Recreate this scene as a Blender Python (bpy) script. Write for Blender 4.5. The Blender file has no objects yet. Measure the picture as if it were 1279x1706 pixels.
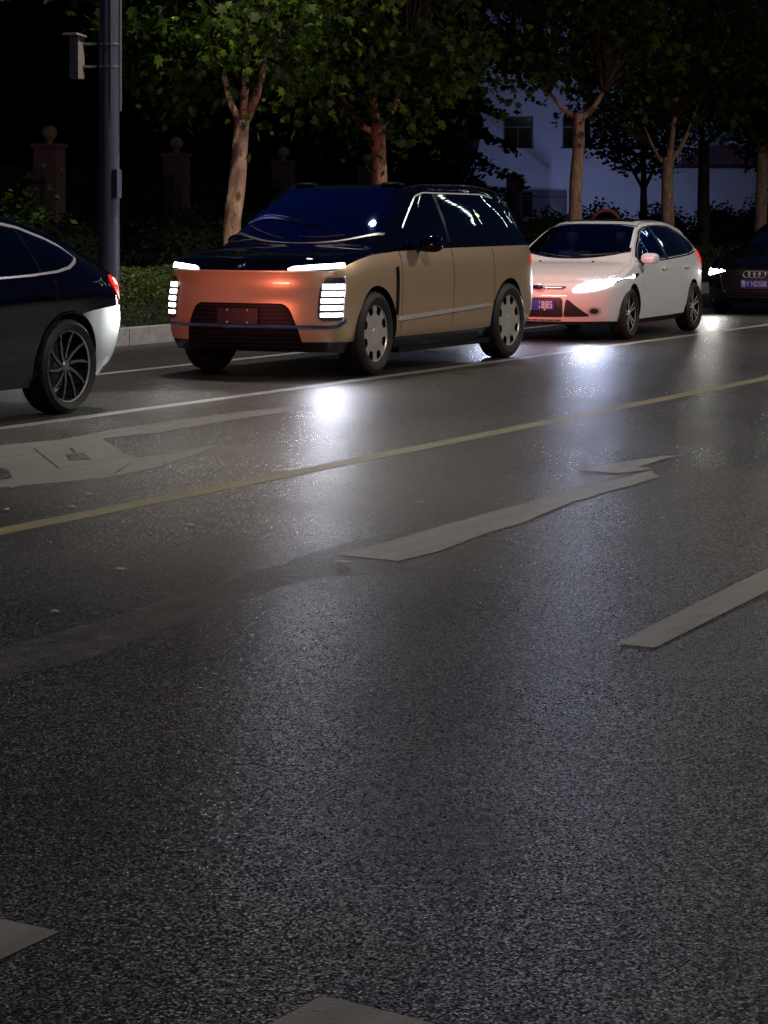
import bpy, bmesh, math, random
from mathutils import Vector, Matrix, noise
random.seed(7)
S = bpy.context.scene
COL = S.collection
R = math.radians
# ------------------------------------------------------------------ camera
PW, PH, FPX, HZ, CAMH = 1279.0, 1706.0, 3900.0, 355.0, 1.55
TH = R(27.3)
CT, ST = math.cos(TH), math.sin(TH)
cd = bpy.data.cameras.new('camera')
cam = bpy.data.objects.new('camera', cd)
COL.objects.link(cam)
cd.sensor_fit = 'VERTICAL'
cd.sensor_height = 24.0
cd.lens = FPX / PH * 24.0
cd.shift_y = -(PH / 2 - HZ) / PH
cd.clip_start = 0.1
cd.clip_end = 2000
cam.location = (0, 0, CAMH)
cam.rotation_euler = (R(90), 0, TH - R(90))
S.camera = cam
# ------------------------------------------------------------------ night sky
wd = bpy.data.worlds.new('World')
S.world = wd
wd.use_nodes = True
wn = wd.node_tree.nodes
bgn = wn['Background']
sky = wn.new('ShaderNodeTexSky')
sky.sky_type = 'NISHITA'
sky.sun_disc = False
sky.sun_elevation = R(0.5)
sky.sun_rotation = R(200)
tint = wn.new('ShaderNodeMixRGB')
tint.blend_type = 'MULTIPLY'
tint.inputs[0].default_value = 1
tint.inputs[2].default_value = (0.2, 0.32, 1.0, 1)
wd.node_tree.links.new(sky.outputs[0], tint.inputs[1])
wd.node_tree.links.new(tint.outputs[0], bgn.inputs[0])
bgn.inputs[1].default_value = 0.075
S.view_settings.view_transform = 'Standard'
S.view_settings.look = 'None'
S.view_settings.exposure = 0.0
S.view_settings.gamma = 1.0
S.cycles.use_denoising = True
S.cycles.denoising_prefilter = 'NONE'
S.cycles.max_bounces = 8
S.cycles.transparent_max_bounces = 16
S.cycles.sample_clamp_indirect = 3.0
S.cycles.sample_clamp_direct = 60.0
S.cycles.caustics_reflective = False
S.cycles.caustics_refractive = False
LAMP_W = 2700.0          # street lamps
HEAD_W = 90.0           # head lamp beams


# ------------------------------------------------------------------ helpers
def G(px, py, z=0.0):
    """photo pixel -> point on the plane at height z"""
    D = FPX * (CAMH - z) / (py - HZ)
    r = (px - PW / 2) / FPX * D
    return Vector((D * CT + r * ST, D * ST - r * CT, z))


def GD(px, D, z=0.0):
    r = (px - PW / 2) / FPX * D
    return Vector((D * CT + r * ST, D * ST - r * CT, z))


def GY(px, Y, z=0.0):
    q = (px - PW / 2) / FPX
    return Vector((Y * (CT + q * ST) / (ST - q * CT), Y, z))


def lerp(a, b, t):
    return a + (b - a) * t


def curve(keys):
    """monotone cubic interpolation through (x, value) keys"""
    xs = [float(k[0]) for k in keys]
    ys = [float(k[1]) for k in keys]
    n = len(xs)
    if n == 1:
        return lambda x: ys[0]
    d = [(ys[i + 1] - ys[i]) / (xs[i + 1] - xs[i]) for i in range(n - 1)]
    m = [d[0]] + [0.0] * (n - 2) + [d[-1]]
    for i in range(1, n - 1):
        if d[i - 1] * d[i] > 0:
            h0, h1 = xs[i] - xs[i - 1], xs[i + 1] - xs[i]
            w1, w2 = 2 * h1 + h0, h1 + 2 * h0
            m[i] = (w1 + w2) / (w1 / d[i - 1] + w2 / d[i])

    def f(x):
        if x <= xs[0]:
            return ys[0]
        if x >= xs[-1]:
            return ys[-1]
        i = 0
        while x > xs[i + 1]:
            i += 1
        h = xs[i + 1] - xs[i]
        t = (x - xs[i]) / h
        t2, t3 = t * t, t * t * t
        return ((2 * t3 - 3 * t2 + 1) * ys[i] + (t3 - 2 * t2 + t) * h * m[i]
                + (-2 * t3 + 3 * t2) * ys[i + 1] + (t3 - t2) * h * m[i + 1])
    return f


def linear(keys):
    def f(x):
        if x <= keys[0][0]:
            return keys[0][1]
        for (a, va), (b, vb) in zip(keys, keys[1:]):
            if x <= b:
                return lerp(va, vb, (x - a) / (b - a))
        return keys[-1][1]
    return f


def tag(o, label=None, cat=None, group=None, kind=None):
    if label:
        o['label'] = label
    if cat:
        o['category'] = cat
        o['kind'] = kind or 'thing'
    elif kind:
        o['kind'] = kind
    if group:
        o['group'] = group
    return o


def empty(name, loc=(0, 0, 0), rz=0.0, parent=None):
    o = bpy.data.objects.new(name, None)
    o.empty_display_size = 0.1
    o.location = loc
    o.rotation_euler = (0, 0, rz)
    COL.objects.link(o)
    if parent:
        o.parent = parent
    return o


class MB:
    def __init__(s):
        s.v, s.f, s.mi = [], [], []

    def vert(s, p):
        s.v.append((p[0], p[1], p[2]))
        return len(s.v) - 1

    def face(s, idx, m=0):
        s.f.append(tuple(idx))
        s.mi.append(m)

    def poly(s, pts, m=0):
        s.face([s.vert(p) for p in pts], m)

    def box(s, c, size, rz=0.0, m=0, M=None):
        hx, hy, hz = size[0] / 2, size[1] / 2, size[2] / 2
        ca, sa = math.cos(rz), math.sin(rz)
        ids = []
        for dx, dy, dz in ((-1, -1, -1), (1, -1, -1), (1, 1, -1), (-1, 1, -1), (-1, -1, 1), (1, -1, 1), (1, 1, 1), (-1, 1, 1)):
            p = Vector((dx * hx, dy * hy, dz * hz))
            if M is not None:
                p = M @ p
            p = Vector((p.x * ca - p.y * sa + c[0], p.x * sa + p.y * ca + c[1], p.z + c[2]))
            ids.append(s.vert(p))
        for q in ((0, 3, 2, 1), (4, 5, 6, 7), (0, 1, 5, 4), (1, 2, 6, 5), (2, 3, 7, 6), (3, 0, 4, 7)):
            s.face([ids[i] for i in q], m)

    def tube(s, pts, rads, n=10, m=0, cap=True, squash=None):
        pts = [Vector(p) for p in pts]
        if not isinstance(rads, (list, tuple)):
            rads = [rads] * len(pts)
        rings = []
        up = Vector((0.13, 0.21, 1)).normalized()
        for i, p in enumerate(pts):
            a = pts[max(0, i - 1)]
            b = pts[min(len(pts) - 1, i + 1)]
            t = (b - a).normalized()
            u = up if abs(t.dot(up)) < 0.9 else Vector((1, 0.1, 0)).normalized()
            s1 = t.cross(u).normalized()
            s2 = t.cross(s1).normalized()
            ring = []
            for k in range(n):
                an = 2 * math.pi * k / n
                ring.append(s.vert(p + (s1 * math.cos(an) + s2 * math.sin(an)) * rads[i]))
            rings.append(ring)
        for a, b in zip(rings, rings[1:]):
            for k in range(n):
                s.face((a[k], a[(k + 1) % n], b[(k + 1) % n], b[k]), m)
        if cap:
            s.face(rings[0][::-1], m)
            s.face(rings[-1], m)

    def lathe_y(s, prof, n=48, m=0, c=(0, 0, 0)):
        """prof of (radius, y) turned round the local Y axis"""
        rings = []
        for r, y in prof:
            rings.append([s.vert((c[0] + r * math.cos(2 * math.pi * k / n), c[1] + y, c[2] + r * math.sin(2 * math.pi * k / n))) for k in range(n)])
        for a, b in zip(rings, rings[1:]):
            for k in range(n):
                s.face((a[k], a[(k + 1) % n], b[(k + 1) % n], b[k]), m)

    def lathe_z(s, prof, n=24, m=0, c=(0, 0, 0)):
        rings = []
        for r, z in prof:
            rings.append([s.vert((c[0] + r * math.cos(2 * math.pi * k / n), c[1] + r * math.sin(2 * math.pi * k / n), c[2] + z)) for k in range(n)])
        for a, b in zip(rings, rings[1:]):
            for k in range(n):
                s.face((a[k], a[(k + 1) % n], b[(k + 1) % n], b[k]), m)

    def ellipsoid(s, c, r, nu=20, nv=12, p=1.0, m=0, M=None):
        def sp(v):
            return math.copysign(abs(v) ** p, v)
        rows = []
        for j in range(nv + 1):
            b = -math.pi / 2 + math.pi * j / nv
            row = []
            for i in range(nu):
                a = 2 * math.pi * i / nu
                q = Vector((r[0] * sp(math.cos(b)) * sp(math.cos(a)), r[1] * sp(math.cos(b)) * sp(math.sin(a)), r[2] * sp(math.sin(b))))
                if M is not None:
                    q = M @ q
                row.append(s.vert((c[0] + q.x, c[1] + q.y, c[2] + q.z)))
            rows.append(row)
        for a, b in zip(rows, rows[1:]):
            for i in range(nu):
                s.face((a[i], a[(i + 1) % nu], b[(i + 1) % nu], b[i]), m)

    def grid(s, P, nu, nv, skirt=None, m=0):
        ids = [[s.vert(P(i / nu, j / nv)) for j in range(nv + 1)] for i in range(nu + 1)]
        for i in range(nu):
            for j in range(nv):
                s.face((ids[i][j], ids[i + 1][j], ids[i + 1][j + 1], ids[i][j + 1]), m)
        if skirt:
            loop = [ids[i][0] for i in range(nu)] + [ids[nu][j] for j in range(nv)] + [ids[i][nv] for i in range(nu, 0, -1)] + [ids[0][j] for j in range(nv, 0, -1)]
            low = [s.vert(skirt(s.v[k])) for k in loop]
            n = len(loop)
            for k in range(n):
                s.face((loop[(k + 1) % n], loop[k], low[k], low[(k + 1) % n]), m)

    def build(s, name, mats, parent=None, smooth=True, deform=None, angle=35, merge=0.0):
        me = bpy.data.meshes.new(name)
        v = s.v if deform is None else [deform(p) for p in s.v]
        me.from_pydata([tuple(p) for p in v], [], s.f)
        if not isinstance(mats, (list, tuple)):
            mats = [mats]
        for mt in mats:
            me.materials.append(mt)
        me.polygons.foreach_set('material_index', s.mi)
        bm = bmesh.new()
        bm.from_mesh(me)
        if merge:
            bmesh.ops.remove_doubles(bm, verts=bm.verts, dist=merge)
        bmesh.ops.recalc_face_normals(bm, faces=bm.faces)
        lim = R(angle)
        for f in bm.faces:
            f.smooth = smooth
        if smooth:
            for e in bm.edges:
                if len(e.link_faces) == 2 and e.calc_face_angle(0) > lim:
                    e.smooth = False
        bm.to_mesh(me)
        bm.free()
        o = bpy.data.objects.new(name, me)
        COL.objects.link(o)
        if parent:
            o.parent = parent
        return o


def text_obj(name, body, size, mt, parent, loc, rot, align='CENTER', extrude=0.001, sx=1.0):
    cu = bpy.data.curves.new('t', 'FONT')
    cu.body = body
    cu.size = size
    cu.align_x = align
    cu.align_y = 'CENTER'
    cu.extrude = extrude
    cu.offset = size * 0.012
    t = bpy.data.objects.new('t', cu)
    COL.objects.link(t)
    bpy.context.view_layer.update()
    dg = bpy.context.evaluated_depsgraph_get()
    me = bpy.data.meshes.new_from_object(t.evaluated_get(dg))
    bpy.data.objects.remove(t)
    me.name = name
    me.materials.clear()
    me.materials.append(mt)
    o = bpy.data.objects.new(name, me)
    COL.objects.link(o)
    o.parent = parent
    o.location = loc
    o.rotation_euler = rot
    o.scale = (sx, 1, 1)
    return o


# ------------------------------------------------------------------ materials
def nodes(name):
    m = bpy.data.materials.new(name)
    m.use_nodes = True
    nt = m.node_tree
    return m, nt, nt.nodes, nt.links, nt.nodes['Principled BSDF']


def setp(b, base=None, rough=None, metal=None, spec=None, coat=None, coatr=None, emit=None, es=None):
    if base is not None:
        b.inputs['Base Color'].default_value = (*base, 1)
    if rough is not None:
        b.inputs['Roughness'].default_value = rough
    if metal is not None:
        b.inputs['Metallic'].default_value = metal
    if spec is not None:
        b.inputs['Specular IOR Level'].default_value = spec
    if coat is not None:
        b.inputs['Coat Weight'].default_value = coat
    if coatr is not None:
        b.inputs['Coat Roughness'].default_value = coatr
    if emit is not None:
        b.inputs['Emission Color'].default_value = (*emit, 1)
        b.inputs['Emission Strength'].default_value = es


def tex(nt, kind, scale, coord='Object', stretch=None, **kw):
    n, l = nt.nodes, nt.links
    tc = n.new('ShaderNodeTexCoord')
    out = tc.outputs[coord]
    if stretch:
        mp = n.new('ShaderNodeMapping')
        mp.inputs['Scale'].default_value = stretch
        l.new(out, mp.inputs[0])
        out = mp.outputs[0]
    t = n.new(kind)
    l.new(out, t.inputs['Vector'])
    t.inputs['Scale'].default_value = scale
    for k, v in kw.items():
        t.inputs[k].default_value = v
    return t


def ramp(nt, src, stops):
    r = nt.nodes.new('ShaderNodeValToRGB')
    nt.links.new(src, r.inputs[0])
    e = r.color_ramp.elements
    while len(e) < len(stops):
        e.new(0.5)
    for el, (p, c) in zip(e, stops):
        el.position = p
        el.color = (*c, 1) if len(c) == 3 else c
    return r


def bump(nt, src, bsdf, strength, dist, prev=None):
    b = nt.nodes.new('ShaderNodeBump')
    b.inputs['Strength'].default_value = strength
    b.inputs['Distance'].default_value = dist
    nt.links.new(src, b.inputs['Height'])
    if prev:
        nt.links.new(prev.outputs[0], b.inputs['Normal'])
    if bsdf:
        nt.links.new(b.outputs[0], bsdf.inputs['Normal'])
    return b


def plain(name, base, rough=0.6, metal=0.0, spec=0.5, vary=0.15, scale=6.0, bmp=0.0, bscale=40, coat=0, lo=None):
    m, nt, n, l, b = nodes(name)
    setp(b, base, rough, metal, spec, coat)
    t = tex(nt, 'ShaderNodeTexNoise', scale, Detail=4.0)
    a = tuple(max(0, c * (1 - vary)) for c in base) if lo is None else lo
    c = tuple(min(1, c * (1 + vary)) for c in base)
    r = ramp(nt, t.outputs[0], [(0.3, a), (0.7, c)])
    l.new(r.outputs[0], b.inputs['Base Color'])
    if bmp:
        t2 = tex(nt, 'ShaderNodeTexNoise', bscale, Detail=3.0)
        bump(nt, t2.outputs[0], b, bmp, 0.01)
    return m


def paint(name, base, metal, rough, coat=1.0, flake=0.0, coatr=0.03, spec=0.2):
    """car paint; the inner side of the shell is dark trim"""
    m, nt, n, l, b = nodes(name)
    setp(b, base, rough, metal, spec, coat, coatr)
    if flake:
        t = tex(nt, 'ShaderNodeTexNoise', 900, Detail=1.0)
        bump(nt, t.outputs[0], b, flake, 0.0004)
        b.inputs['Coat Normal'].default_value = (0, 0, 0)
    inner = n.new('ShaderNodeBsdfDiffuse')
    inner.inputs[0].default_value = (0.012, 0.012, 0.013, 1)
    geo = n.new('ShaderNodeNewGeometry')
    mx = n.new('ShaderNodeMixShader')
    l.new(geo.outputs['Backfacing'], mx.inputs[0])
    l.new(b.outputs[0], mx.inputs[1])
    l.new(inner.outputs[0], mx.inputs[2])
    l.new(mx.outputs[0], n['Material Output'].inputs[0])
    return m


def glass(name, tintc, refl=(1, 1, 1), ior=1.55, base=0.0):
    m, nt, n, l, b = nodes(name)
    n.remove(b)
    tr = n.new('ShaderNodeBsdfTransparent')
    tr.inputs[0].default_value = (*tintc, 1)
    gl = n.new('ShaderNodeBsdfGlossy')
    gl.inputs['Roughness'].default_value = 0.015
    gl.inputs[0].default_value = (*refl, 1)
    fr = n.new('ShaderNodeFresnel')
    fr.inputs[0].default_value = ior
    ad = n.new('ShaderNodeMath')
    ad.operation = 'ADD'
    ad.use_clamp = True
    ad.inputs[1].default_value = base
    l.new(fr.outputs[0], ad.inputs[0])
    mx = n.new('ShaderNodeMixShader')
    l.new(ad.outputs[0], mx.inputs[0])
    l.new(tr.outputs[0], mx.inputs[1])
    l.new(gl.outputs[0], mx.inputs[2])
    l.new(mx.outputs[0], n['Material Output'].inputs[0])
    return m


def glow(name, colr, strength, base=(0.8, 0.8, 0.8), sample=True):
    m, nt, n, l, b = nodes(name)
    m.cycles.emission_sampling = 'FRONT' if sample else 'NONE'
    setp(b, base, 0.2, 0, 0.5, emit=colr, es=strength)
    return m


def facet_normal(nt, vo, k):
    """tilt every stone of a voronoi texture its own way"""
    n, l = nt.nodes, nt.links
    sub = n.new('ShaderNodeVectorMath')
    sub.operation = 'SUBTRACT'
    sub.inputs[1].default_value = (0.5, 0.5, 0.5)
    l.new(vo.outputs['Color'], sub.inputs[0])
    mul = n.new('ShaderNodeVectorMath')
    mul.operation = 'MULTIPLY'
    mul.inputs[1].default_value = (k, k, 0.0)
    l.new(sub.outputs[0], mul.inputs[0])
    geo = n.new('ShaderNodeNewGeometry')
    add = n.new('ShaderNodeVectorMath')
    add.operation = 'ADD'
    l.new(mul.outputs[0], add.inputs[0])
    l.new(geo.outputs['Normal'], add.inputs[1])
    nm = n.new('ShaderNodeVectorMath')
    nm.operation = 'NORMALIZE'
    l.new(add.outputs[0], nm.inputs[0])
    return nm


def asphalt_mat():
    m, nt, n, l, b = nodes('asphalt')
    vo = tex(nt, 'ShaderNodeTexVoronoi', 185)
    no = tex(nt, 'ShaderNodeTexNoise', 60, Detail=5.0, Roughness=0.7)
    big = tex(nt, 'ShaderNodeTexNoise', 1.0, stretch=(0.12, 0.9, 1), Detail=5.0)
    pat = tex(nt, 'ShaderNodeTexNoise', 0.55, Detail=4.0)
    sep = n.new('ShaderNodeSeparateColor')
    l.new(vo.outputs['Color'], sep.inputs[0])
    r = ramp(nt, sep.outputs[0], [(0.0, (0.0031, 0.003, 0.0026)), (0.42, (0.0093, 0.0087, 0.0075)), (0.70, (0.044, 0.0405, 0.035)), (0.9, (0.105, 0.096, 0.083)), (1.0, (0.29, 0.265, 0.23))])
    mul = n.new('ShaderNodeMixRGB')
    mul.blend_type = 'MULTIPLY'
    mul.inputs[0].default_value = 1
    r2 = ramp(nt, big.outputs[0], [(0.25, (0.68, 0.67, 0.66)), (0.75, (1.25, 1.24, 1.22))])
    l.new(r.outputs[0], mul.inputs[1])
    l.new(r2.outputs[0], mul.inputs[2])
    mul2 = n.new('ShaderNodeMixRGB')
    mul2.blend_type = 'MULTIPLY'
    mul2.inputs[0].default_value = 1
    r4 = ramp(nt, pat.outputs[0], [(0.32, (0.75, 0.75, 0.75)), (0.5, (1, 1, 1)), (0.7, (1.15, 1.14, 1.12))])
    l.new(mul.outputs[0], mul2.inputs[1])
    l.new(r4.outputs[0], mul2.inputs[2])
    l.new(mul2.outputs[0], b.inputs['Base Color'])
    r3 = ramp(nt, sep.outputs[1], [(0.0, (0.18, 0.18, 0.18)), (1.0, (0.40, 0.40, 0.40))])
    ra = n.new('ShaderNodeMath')
    ra.operation = 'MULTIPLY_ADD'
    ra.inputs[1].default_value = 0.16
    l.new(pat.outputs[0], ra.inputs[0])
    l.new(r3.outputs[0], ra.inputs[2])
    l.new(ra.outputs[0], b.inputs['Roughness'])
    b.inputs['Specular IOR Level'].default_value = 0.35
    fn = facet_normal(nt, vo, 0.42)
    b1 = bump(nt, no.outputs[0], None, 0.22, 0.004, fn)
    bump(nt, vo.outputs['Distance'], b, 0.2, 0.003, b1)
    return m


def road_paint(name, base, keep, rough=0.55, scale=14):
    """worn paint with the asphalt showing through where it is gone"""
    m, nt, n, l, b = nodes(name)
    vo = tex(nt, 'ShaderNodeTexVoronoi', 115)
    no = tex(nt, 'ShaderNodeTexNoise', scale, Detail=8.0, Roughness=0.75)
    st = tex(nt, 'ShaderNodeTexNoise', 3.0, stretch=(0.5, 3, 1), Detail=6.0)
    fine = tex(nt, 'ShaderNodeTexNoise', 130, Detail=3.0)
    add = n.new('ShaderNodeMath')
    add.operation = 'ADD'
    l.new(no.outputs[0], add.inputs[0])
    l.new(fine.outputs[0], add.inputs[1])
    k = ramp(nt, add.outputs[0], [(max(0.0, (0.72 - keep * 0.62)), (0, 0, 0)), (min(1.0, 0.92 - keep * 0.62), (1, 1, 1))])
    # the sum runs 0..2, halve it
    add.operation = 'MULTIPLY_ADD'
    add.inputs[1].default_value = 0.5
    l.new(fine.outputs[0], add.inputs[1])
    half = n.new('ShaderNodeMath')
    half.operation = 'MULTIPLY'
    half.inputs[1].default_value = 0.5
    add.operation = 'ADD'
    l.new(add.outputs[0], half.inputs[0])
    l.new(half.outputs[0], k.inputs[0])
    c = ramp(nt, st.outputs[0], [(0.3, tuple(x * 0.72 for x in base)), (0.7, base)])
    l.new(c.outputs[0], b.inputs['Base Color'])
    hole = n.new('ShaderNodeBsdfTransparent')
    mx = n.new('ShaderNodeMixShader')
    l.new(k.outputs[0], mx.inputs[0])
    l.new(hole.outputs[0], mx.inputs[1])
    l.new(b.outputs[0], mx.inputs[2])
    l.new(mx.outputs[0], n['Material Output'].inputs[0])
    setp(b, None, rough, 0, 0.4)
    b1 = bump(nt, fine.outputs[0], None, 0.25, 0.004)
    bump(nt, vo.outputs['Distance'], b, 0.25, 0.004, b1)
    return m


def leaf_mat(name, dark, light, trans=0.35):
    m, nt, n, l, b = nodes(name)
    geo = n.new('ShaderNodeNewGeometry')
    r = ramp(nt, geo.outputs['Random Per Island'], [(0.0, dark), (0.7, light), (1.0, tuple(min(1, c * 1.5) for c in light))])
    l.new(r.outputs[0], b.inputs['Base Color'])
    setp(b, None, 0.6, 0, 0.22)
    t = n.new('ShaderNodeBsdfTranslucent')
    l.new(r.outputs[0], t.inputs[0])
    mx = n.new('ShaderNodeMixShader')
    mx.inputs[0].default_value = trans
    l.new(b.outputs[0], mx.inputs[1])
    l.new(t.outputs[0], mx.inputs[2])
    l.new(mx.outputs[0], n['Material Output'].inputs[0])
    return m


def bark_mat(name, a, b_, c):
    m, nt, n, l, b = nodes(name)
    t = tex(nt, 'ShaderNodeTexNoise', 5.5, stretch=(1.6, 1.6, 0.55), Detail=8.0, Roughness=0.72)
    r = ramp(nt, t.outputs[0], [(0.38, a), (0.46, b_), (0.54, b_), (0.62, c)])
    sp = tex(nt, 'ShaderNodeTexVoronoi', 3.2, stretch=(1, 1, 0.7))
    k = ramp(nt, sp.outputs['Distance'], [(0.10, (0.28, 0.24, 0.2)), (0.2, (1, 1, 1))])
    mx = n.new('ShaderNodeMixRGB')
    mx.blend_type = 'MULTIPLY'
    mx.inputs[0].default_value = 1
    l.new(r.outputs[0], mx.inputs[1])
    l.new(k.outputs[0], mx.inputs[2])
    l.new(mx.outputs[0], b.inputs['Base Color'])
    setp(b, None, 0.85, 0, 0.2)
    t2 = tex(nt, 'ShaderNodeTexNoise', 30, stretch=(1, 1, 0.35), Detail=4.0)
    bump(nt, t2.outputs[0], b, 0.9, 0.03)
    return m


M = {}
M['asphalt'] = asphalt_mat()
M['white_line'] = road_paint('white_line_paint', (0.36, 0.35, 0.32), 0.76)
M['yellow_line'] = road_paint('yellow_line_paint', (0.25, 0.22, 0.11), 0.72)
M['arrow'] = road_paint('arrow_paint', (0.205, 0.198, 0.18), 0.75, 0.5, 6)
M['faint'] = road_paint('faint_paint', (0.125, 0.12, 0.108), 0.5, 0.45, 5)
M['kerb'] = plain('kerb_stone', (0.36, 0.34, 0.31), 0.8, vary=0.2, scale=9, bmp=0.3)
M['soil'] = plain('soil', (0.035, 0.03, 0.022), 0.95, vary=0.4, scale=3, bmp=0.6, bscale=12)
M['pavement'] = plain('pavement', (0.12, 0.115, 0.105), 0.85, vary=0.25, scale=4, bmp=0.2)
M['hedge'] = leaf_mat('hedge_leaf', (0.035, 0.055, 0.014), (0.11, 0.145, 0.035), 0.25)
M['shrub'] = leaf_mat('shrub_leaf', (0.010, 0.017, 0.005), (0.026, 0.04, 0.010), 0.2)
M['dark_leaf'] = leaf_mat('dark_leaf', (0.0015, 0.002, 0.0012), (0.004, 0.006, 0.003), 0.05)
M['plane_leaf'] = leaf_mat('plane_leaf', (0.007, 0.017, 0.002), (0.062, 0.118, 0.007), 0.4)
M['needle'] = leaf_mat('needle', (0.006, 0.01, 0.008), (0.014, 0.02, 0.014), 0.1)
M['bark'] = bark_mat('plane_bark', (0.22, 0.125, 0.07), (0.52, 0.345, 0.22), (0.72, 0.55, 0.4))
M['dark_bark'] = bark_mat('dark_bark', (0.05, 0.035, 0.028), (0.09, 0.065, 0.05), (0.12, 0.09, 0.07))
M['pole'] = plain('pole_paint', (0.075, 0.082, 0.125), 0.45, 0.2, vary=0.12, scale=3)
M['steel'] = plain('galvanised', (0.4, 0.4, 0.42), 0.35, 0.9, vary=0.1)
M['box_white'] = plain('white_enclosure', (0.34, 0.3, 0.28), 0.5, vary=0.12)
M['stone'] = plain('pillar_stone', (0.34, 0.2, 0.13), 0.85, vary=0.15, scale=5, bmp=0.2)
M['globe'] = plain('globe_stone', (0.62, 0.42, 0.12), 0.6, vary=0.12)
M['iron'] = plain('fence_iron', (0.02, 0.02, 0.022), 0.5, 0.5)
M['wall_white'] = plain('wall_render', (0.62, 0.64, 0.7), 0.8, vary=0.06, scale=0.8, bmp=0.1)
M['wall_dark'] = plain('wall_dark', (0.03, 0.03, 0.035), 0.85)
M['frame_dark'] = plain('window_frame', (0.2, 0.2, 0.22), 0.5)
M['pane'] = plain('window_pane', (0.006, 0.007, 0.012), 0.08, vary=0.2)
M['rail_red'] = plain('rail_red', (0.28, 0.06, 0.04), 0.5)
M['hoop_red'] = plain('hoop_red', (0.45, 0.10, 0.06), 0.4)
# car materials
M['gold'] = paint('champagne_gold', (0.60, 0.43, 0.27), 0.42, 0.34, 1.0, coatr=0.03)
M['white'] = paint('white_car_paint', (0.84, 0.84, 0.86), 0.0, 0.4, 1.0)
M['navy'] = paint('black_car_paint', (0.002, 0.0028, 0.010), 0.0, 0.5, 0.8, spec=0.0, coatr=0.015)
M['beam_lit_black'] = paint('beam_lit_black_paint', (0.16, 0.165, 0.17), 0.5, 0.45, 1.0)  # black paint lightened where the SUV's headlights fall on the bumper
M['night'] = paint('dark_car_paint', (0.004, 0.005, 0.007), 0.0, 0.5, 1.0, spec=0.0, coatr=0.02)
M['gloss_black'] = plain('gloss_black', (0.005, 0.005, 0.007), 0.22, vary=0.1, coat=0.3)
M['trim'] = plain('black_plastic', (0.014, 0.014, 0.015), 0.45, vary=0.15)
M['well'] = plain('wheel_well', (0.006, 0.006, 0.006), 0.9)
M['tyre'] = plain('tyre_rubber', (0.017, 0.016, 0.016), 0.62, vary=0.25, scale=20)
M['chrome'] = plain('chrome', (0.88, 0.84, 0.9), 0.3, 0.55, vary=0.03)
M['blue_chrome'] = plain('blue_strip', (0.16, 0.27, 0.62), 0.16, 0.9, vary=0.05)
M['satin'] = plain('satin_metal', (0.66, 0.62, 0.58), 0.36, 0.5, vary=0.08)
M['alloy'] = plain('alloy', (0.75, 0.73, 0.7), 0.32, 0.5, vary=0.05)
M['black_alloy'] = plain('black_alloy', (0.24, 0.24, 0.25), 0.3, 0.7, vary=0.1)
M['disc'] = plain('brake_disc', (0.10, 0.10, 0.10), 0.4, 0.8)
M['glass_suv'] = glass('suv_glass', (0.16, 0.19, 0.3), (0.3, 0.42, 1.0), 1.6, 0.46)
M['glass_side'] = glass('privacy_glass', (0.05, 0.055, 0.06), (1, 1, 1), 1.7, 0.02)
M['glass_car'] = glass('clear_car_glass', (0.19, 0.2, 0.28), (0.4, 0.55, 1.0), 1.5, 0.14)
M['lens'] = plain('lamp_lens_dark', (0.03, 0.03, 0.032), 0.08, vary=0.1)
M['led'] = glow('led_white', (0.92, 0.95, 1.0), 9)
M['led_core'] = glow('led_core', (0.82, 0.84, 1.0), 430, sample=True)
M['lens_lit'] = glow('lens_lit', (0.72, 0.8, 1.0), 16)
M['led_soft'] = glow('led_warm_white', (1.0, 0.98, 0.86), 9)
M['beam'] = glow('head_lamp_lit', (0.58, 0.65, 1.0), 1400, sample=True)
M['beam_far'] = glow('far_head_lamp_lit', (1.0, 0.97, 0.86), 260, sample=True)
M['red_lit'] = glow('tail_lamp_lit', (1.0, 0.025, 0.02), 0.75, (0.3, 0.01, 0.01))
M['red_hot'] = glow('tail_lamp_core', (1.0, 0.17, 0.11), 7.0, (0.5, 0.02, 0.02))
M['red_lens'] = plain('tail_lamp_dark', (0.14, 0.008, 0.008), 0.12)
M['plate_blue'] = plain('plate_blue', (0.03, 0.05, 0.42), 0.4, vary=0.05)
M['grille_black'] = plain('grille_black', (0.002, 0.002, 0.003), 0.5, vary=0.2, spec=0.2)
M['blue_slat'] = plain('blue_slat', (0.006, 0.007, 0.012), 0.5, 0.0, spec=0.25)
M['emblem_blue'] = plain('emblem_blue', (0.008, 0.012, 0.06), 0.25)
M['dark_slat'] = plain('dark_slat', (0.09, 0.09, 0.1), 0.35, 0.7)
M['led_far'] = glow('led_white_far', (0.92, 0.95, 1.0), 7)
M['plate_red'] = plain('plate_red', (0.016, 0.006, 0.011), 0.45, vary=0.1)
M['plate_text'] = plain('plate_letters', (0.75, 0.72, 0.75), 0.4, vary=0.02)
M['seat'] = plain('seat_fabric', (0.03, 0.03, 0.034), 0.8)
M['dash'] = plain('dashboard', (0.012, 0.012, 0.013), 0.95, spec=0.1)
M['screen'] = glow('dash_screen', (0.45, 0.08, 0.12), 0.05, (0.02, 0.01, 0.01))
M['skin'] = plain('skin', (0.46, 0.28, 0.2), 0.55, vary=0.06)
M['hair'] = plain('hair', (0.012, 0.01, 0.009), 0.5)
M['shirt_dark'] = plain('dark_shirt', (0.04, 0.04, 0.06), 0.8)
M['shirt_light'] = plain('light_shirt', (0.5, 0.5, 0.52), 0.8)
M['lamp_lit'] = glow('street_lamp_lit', (1.0, 0.88, 0.7), 9)
M['leaf_litter'] = plain('dry_leaf', (0.36, 0.32, 0.25), 0.7, vary=0.3, scale=30)

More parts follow.
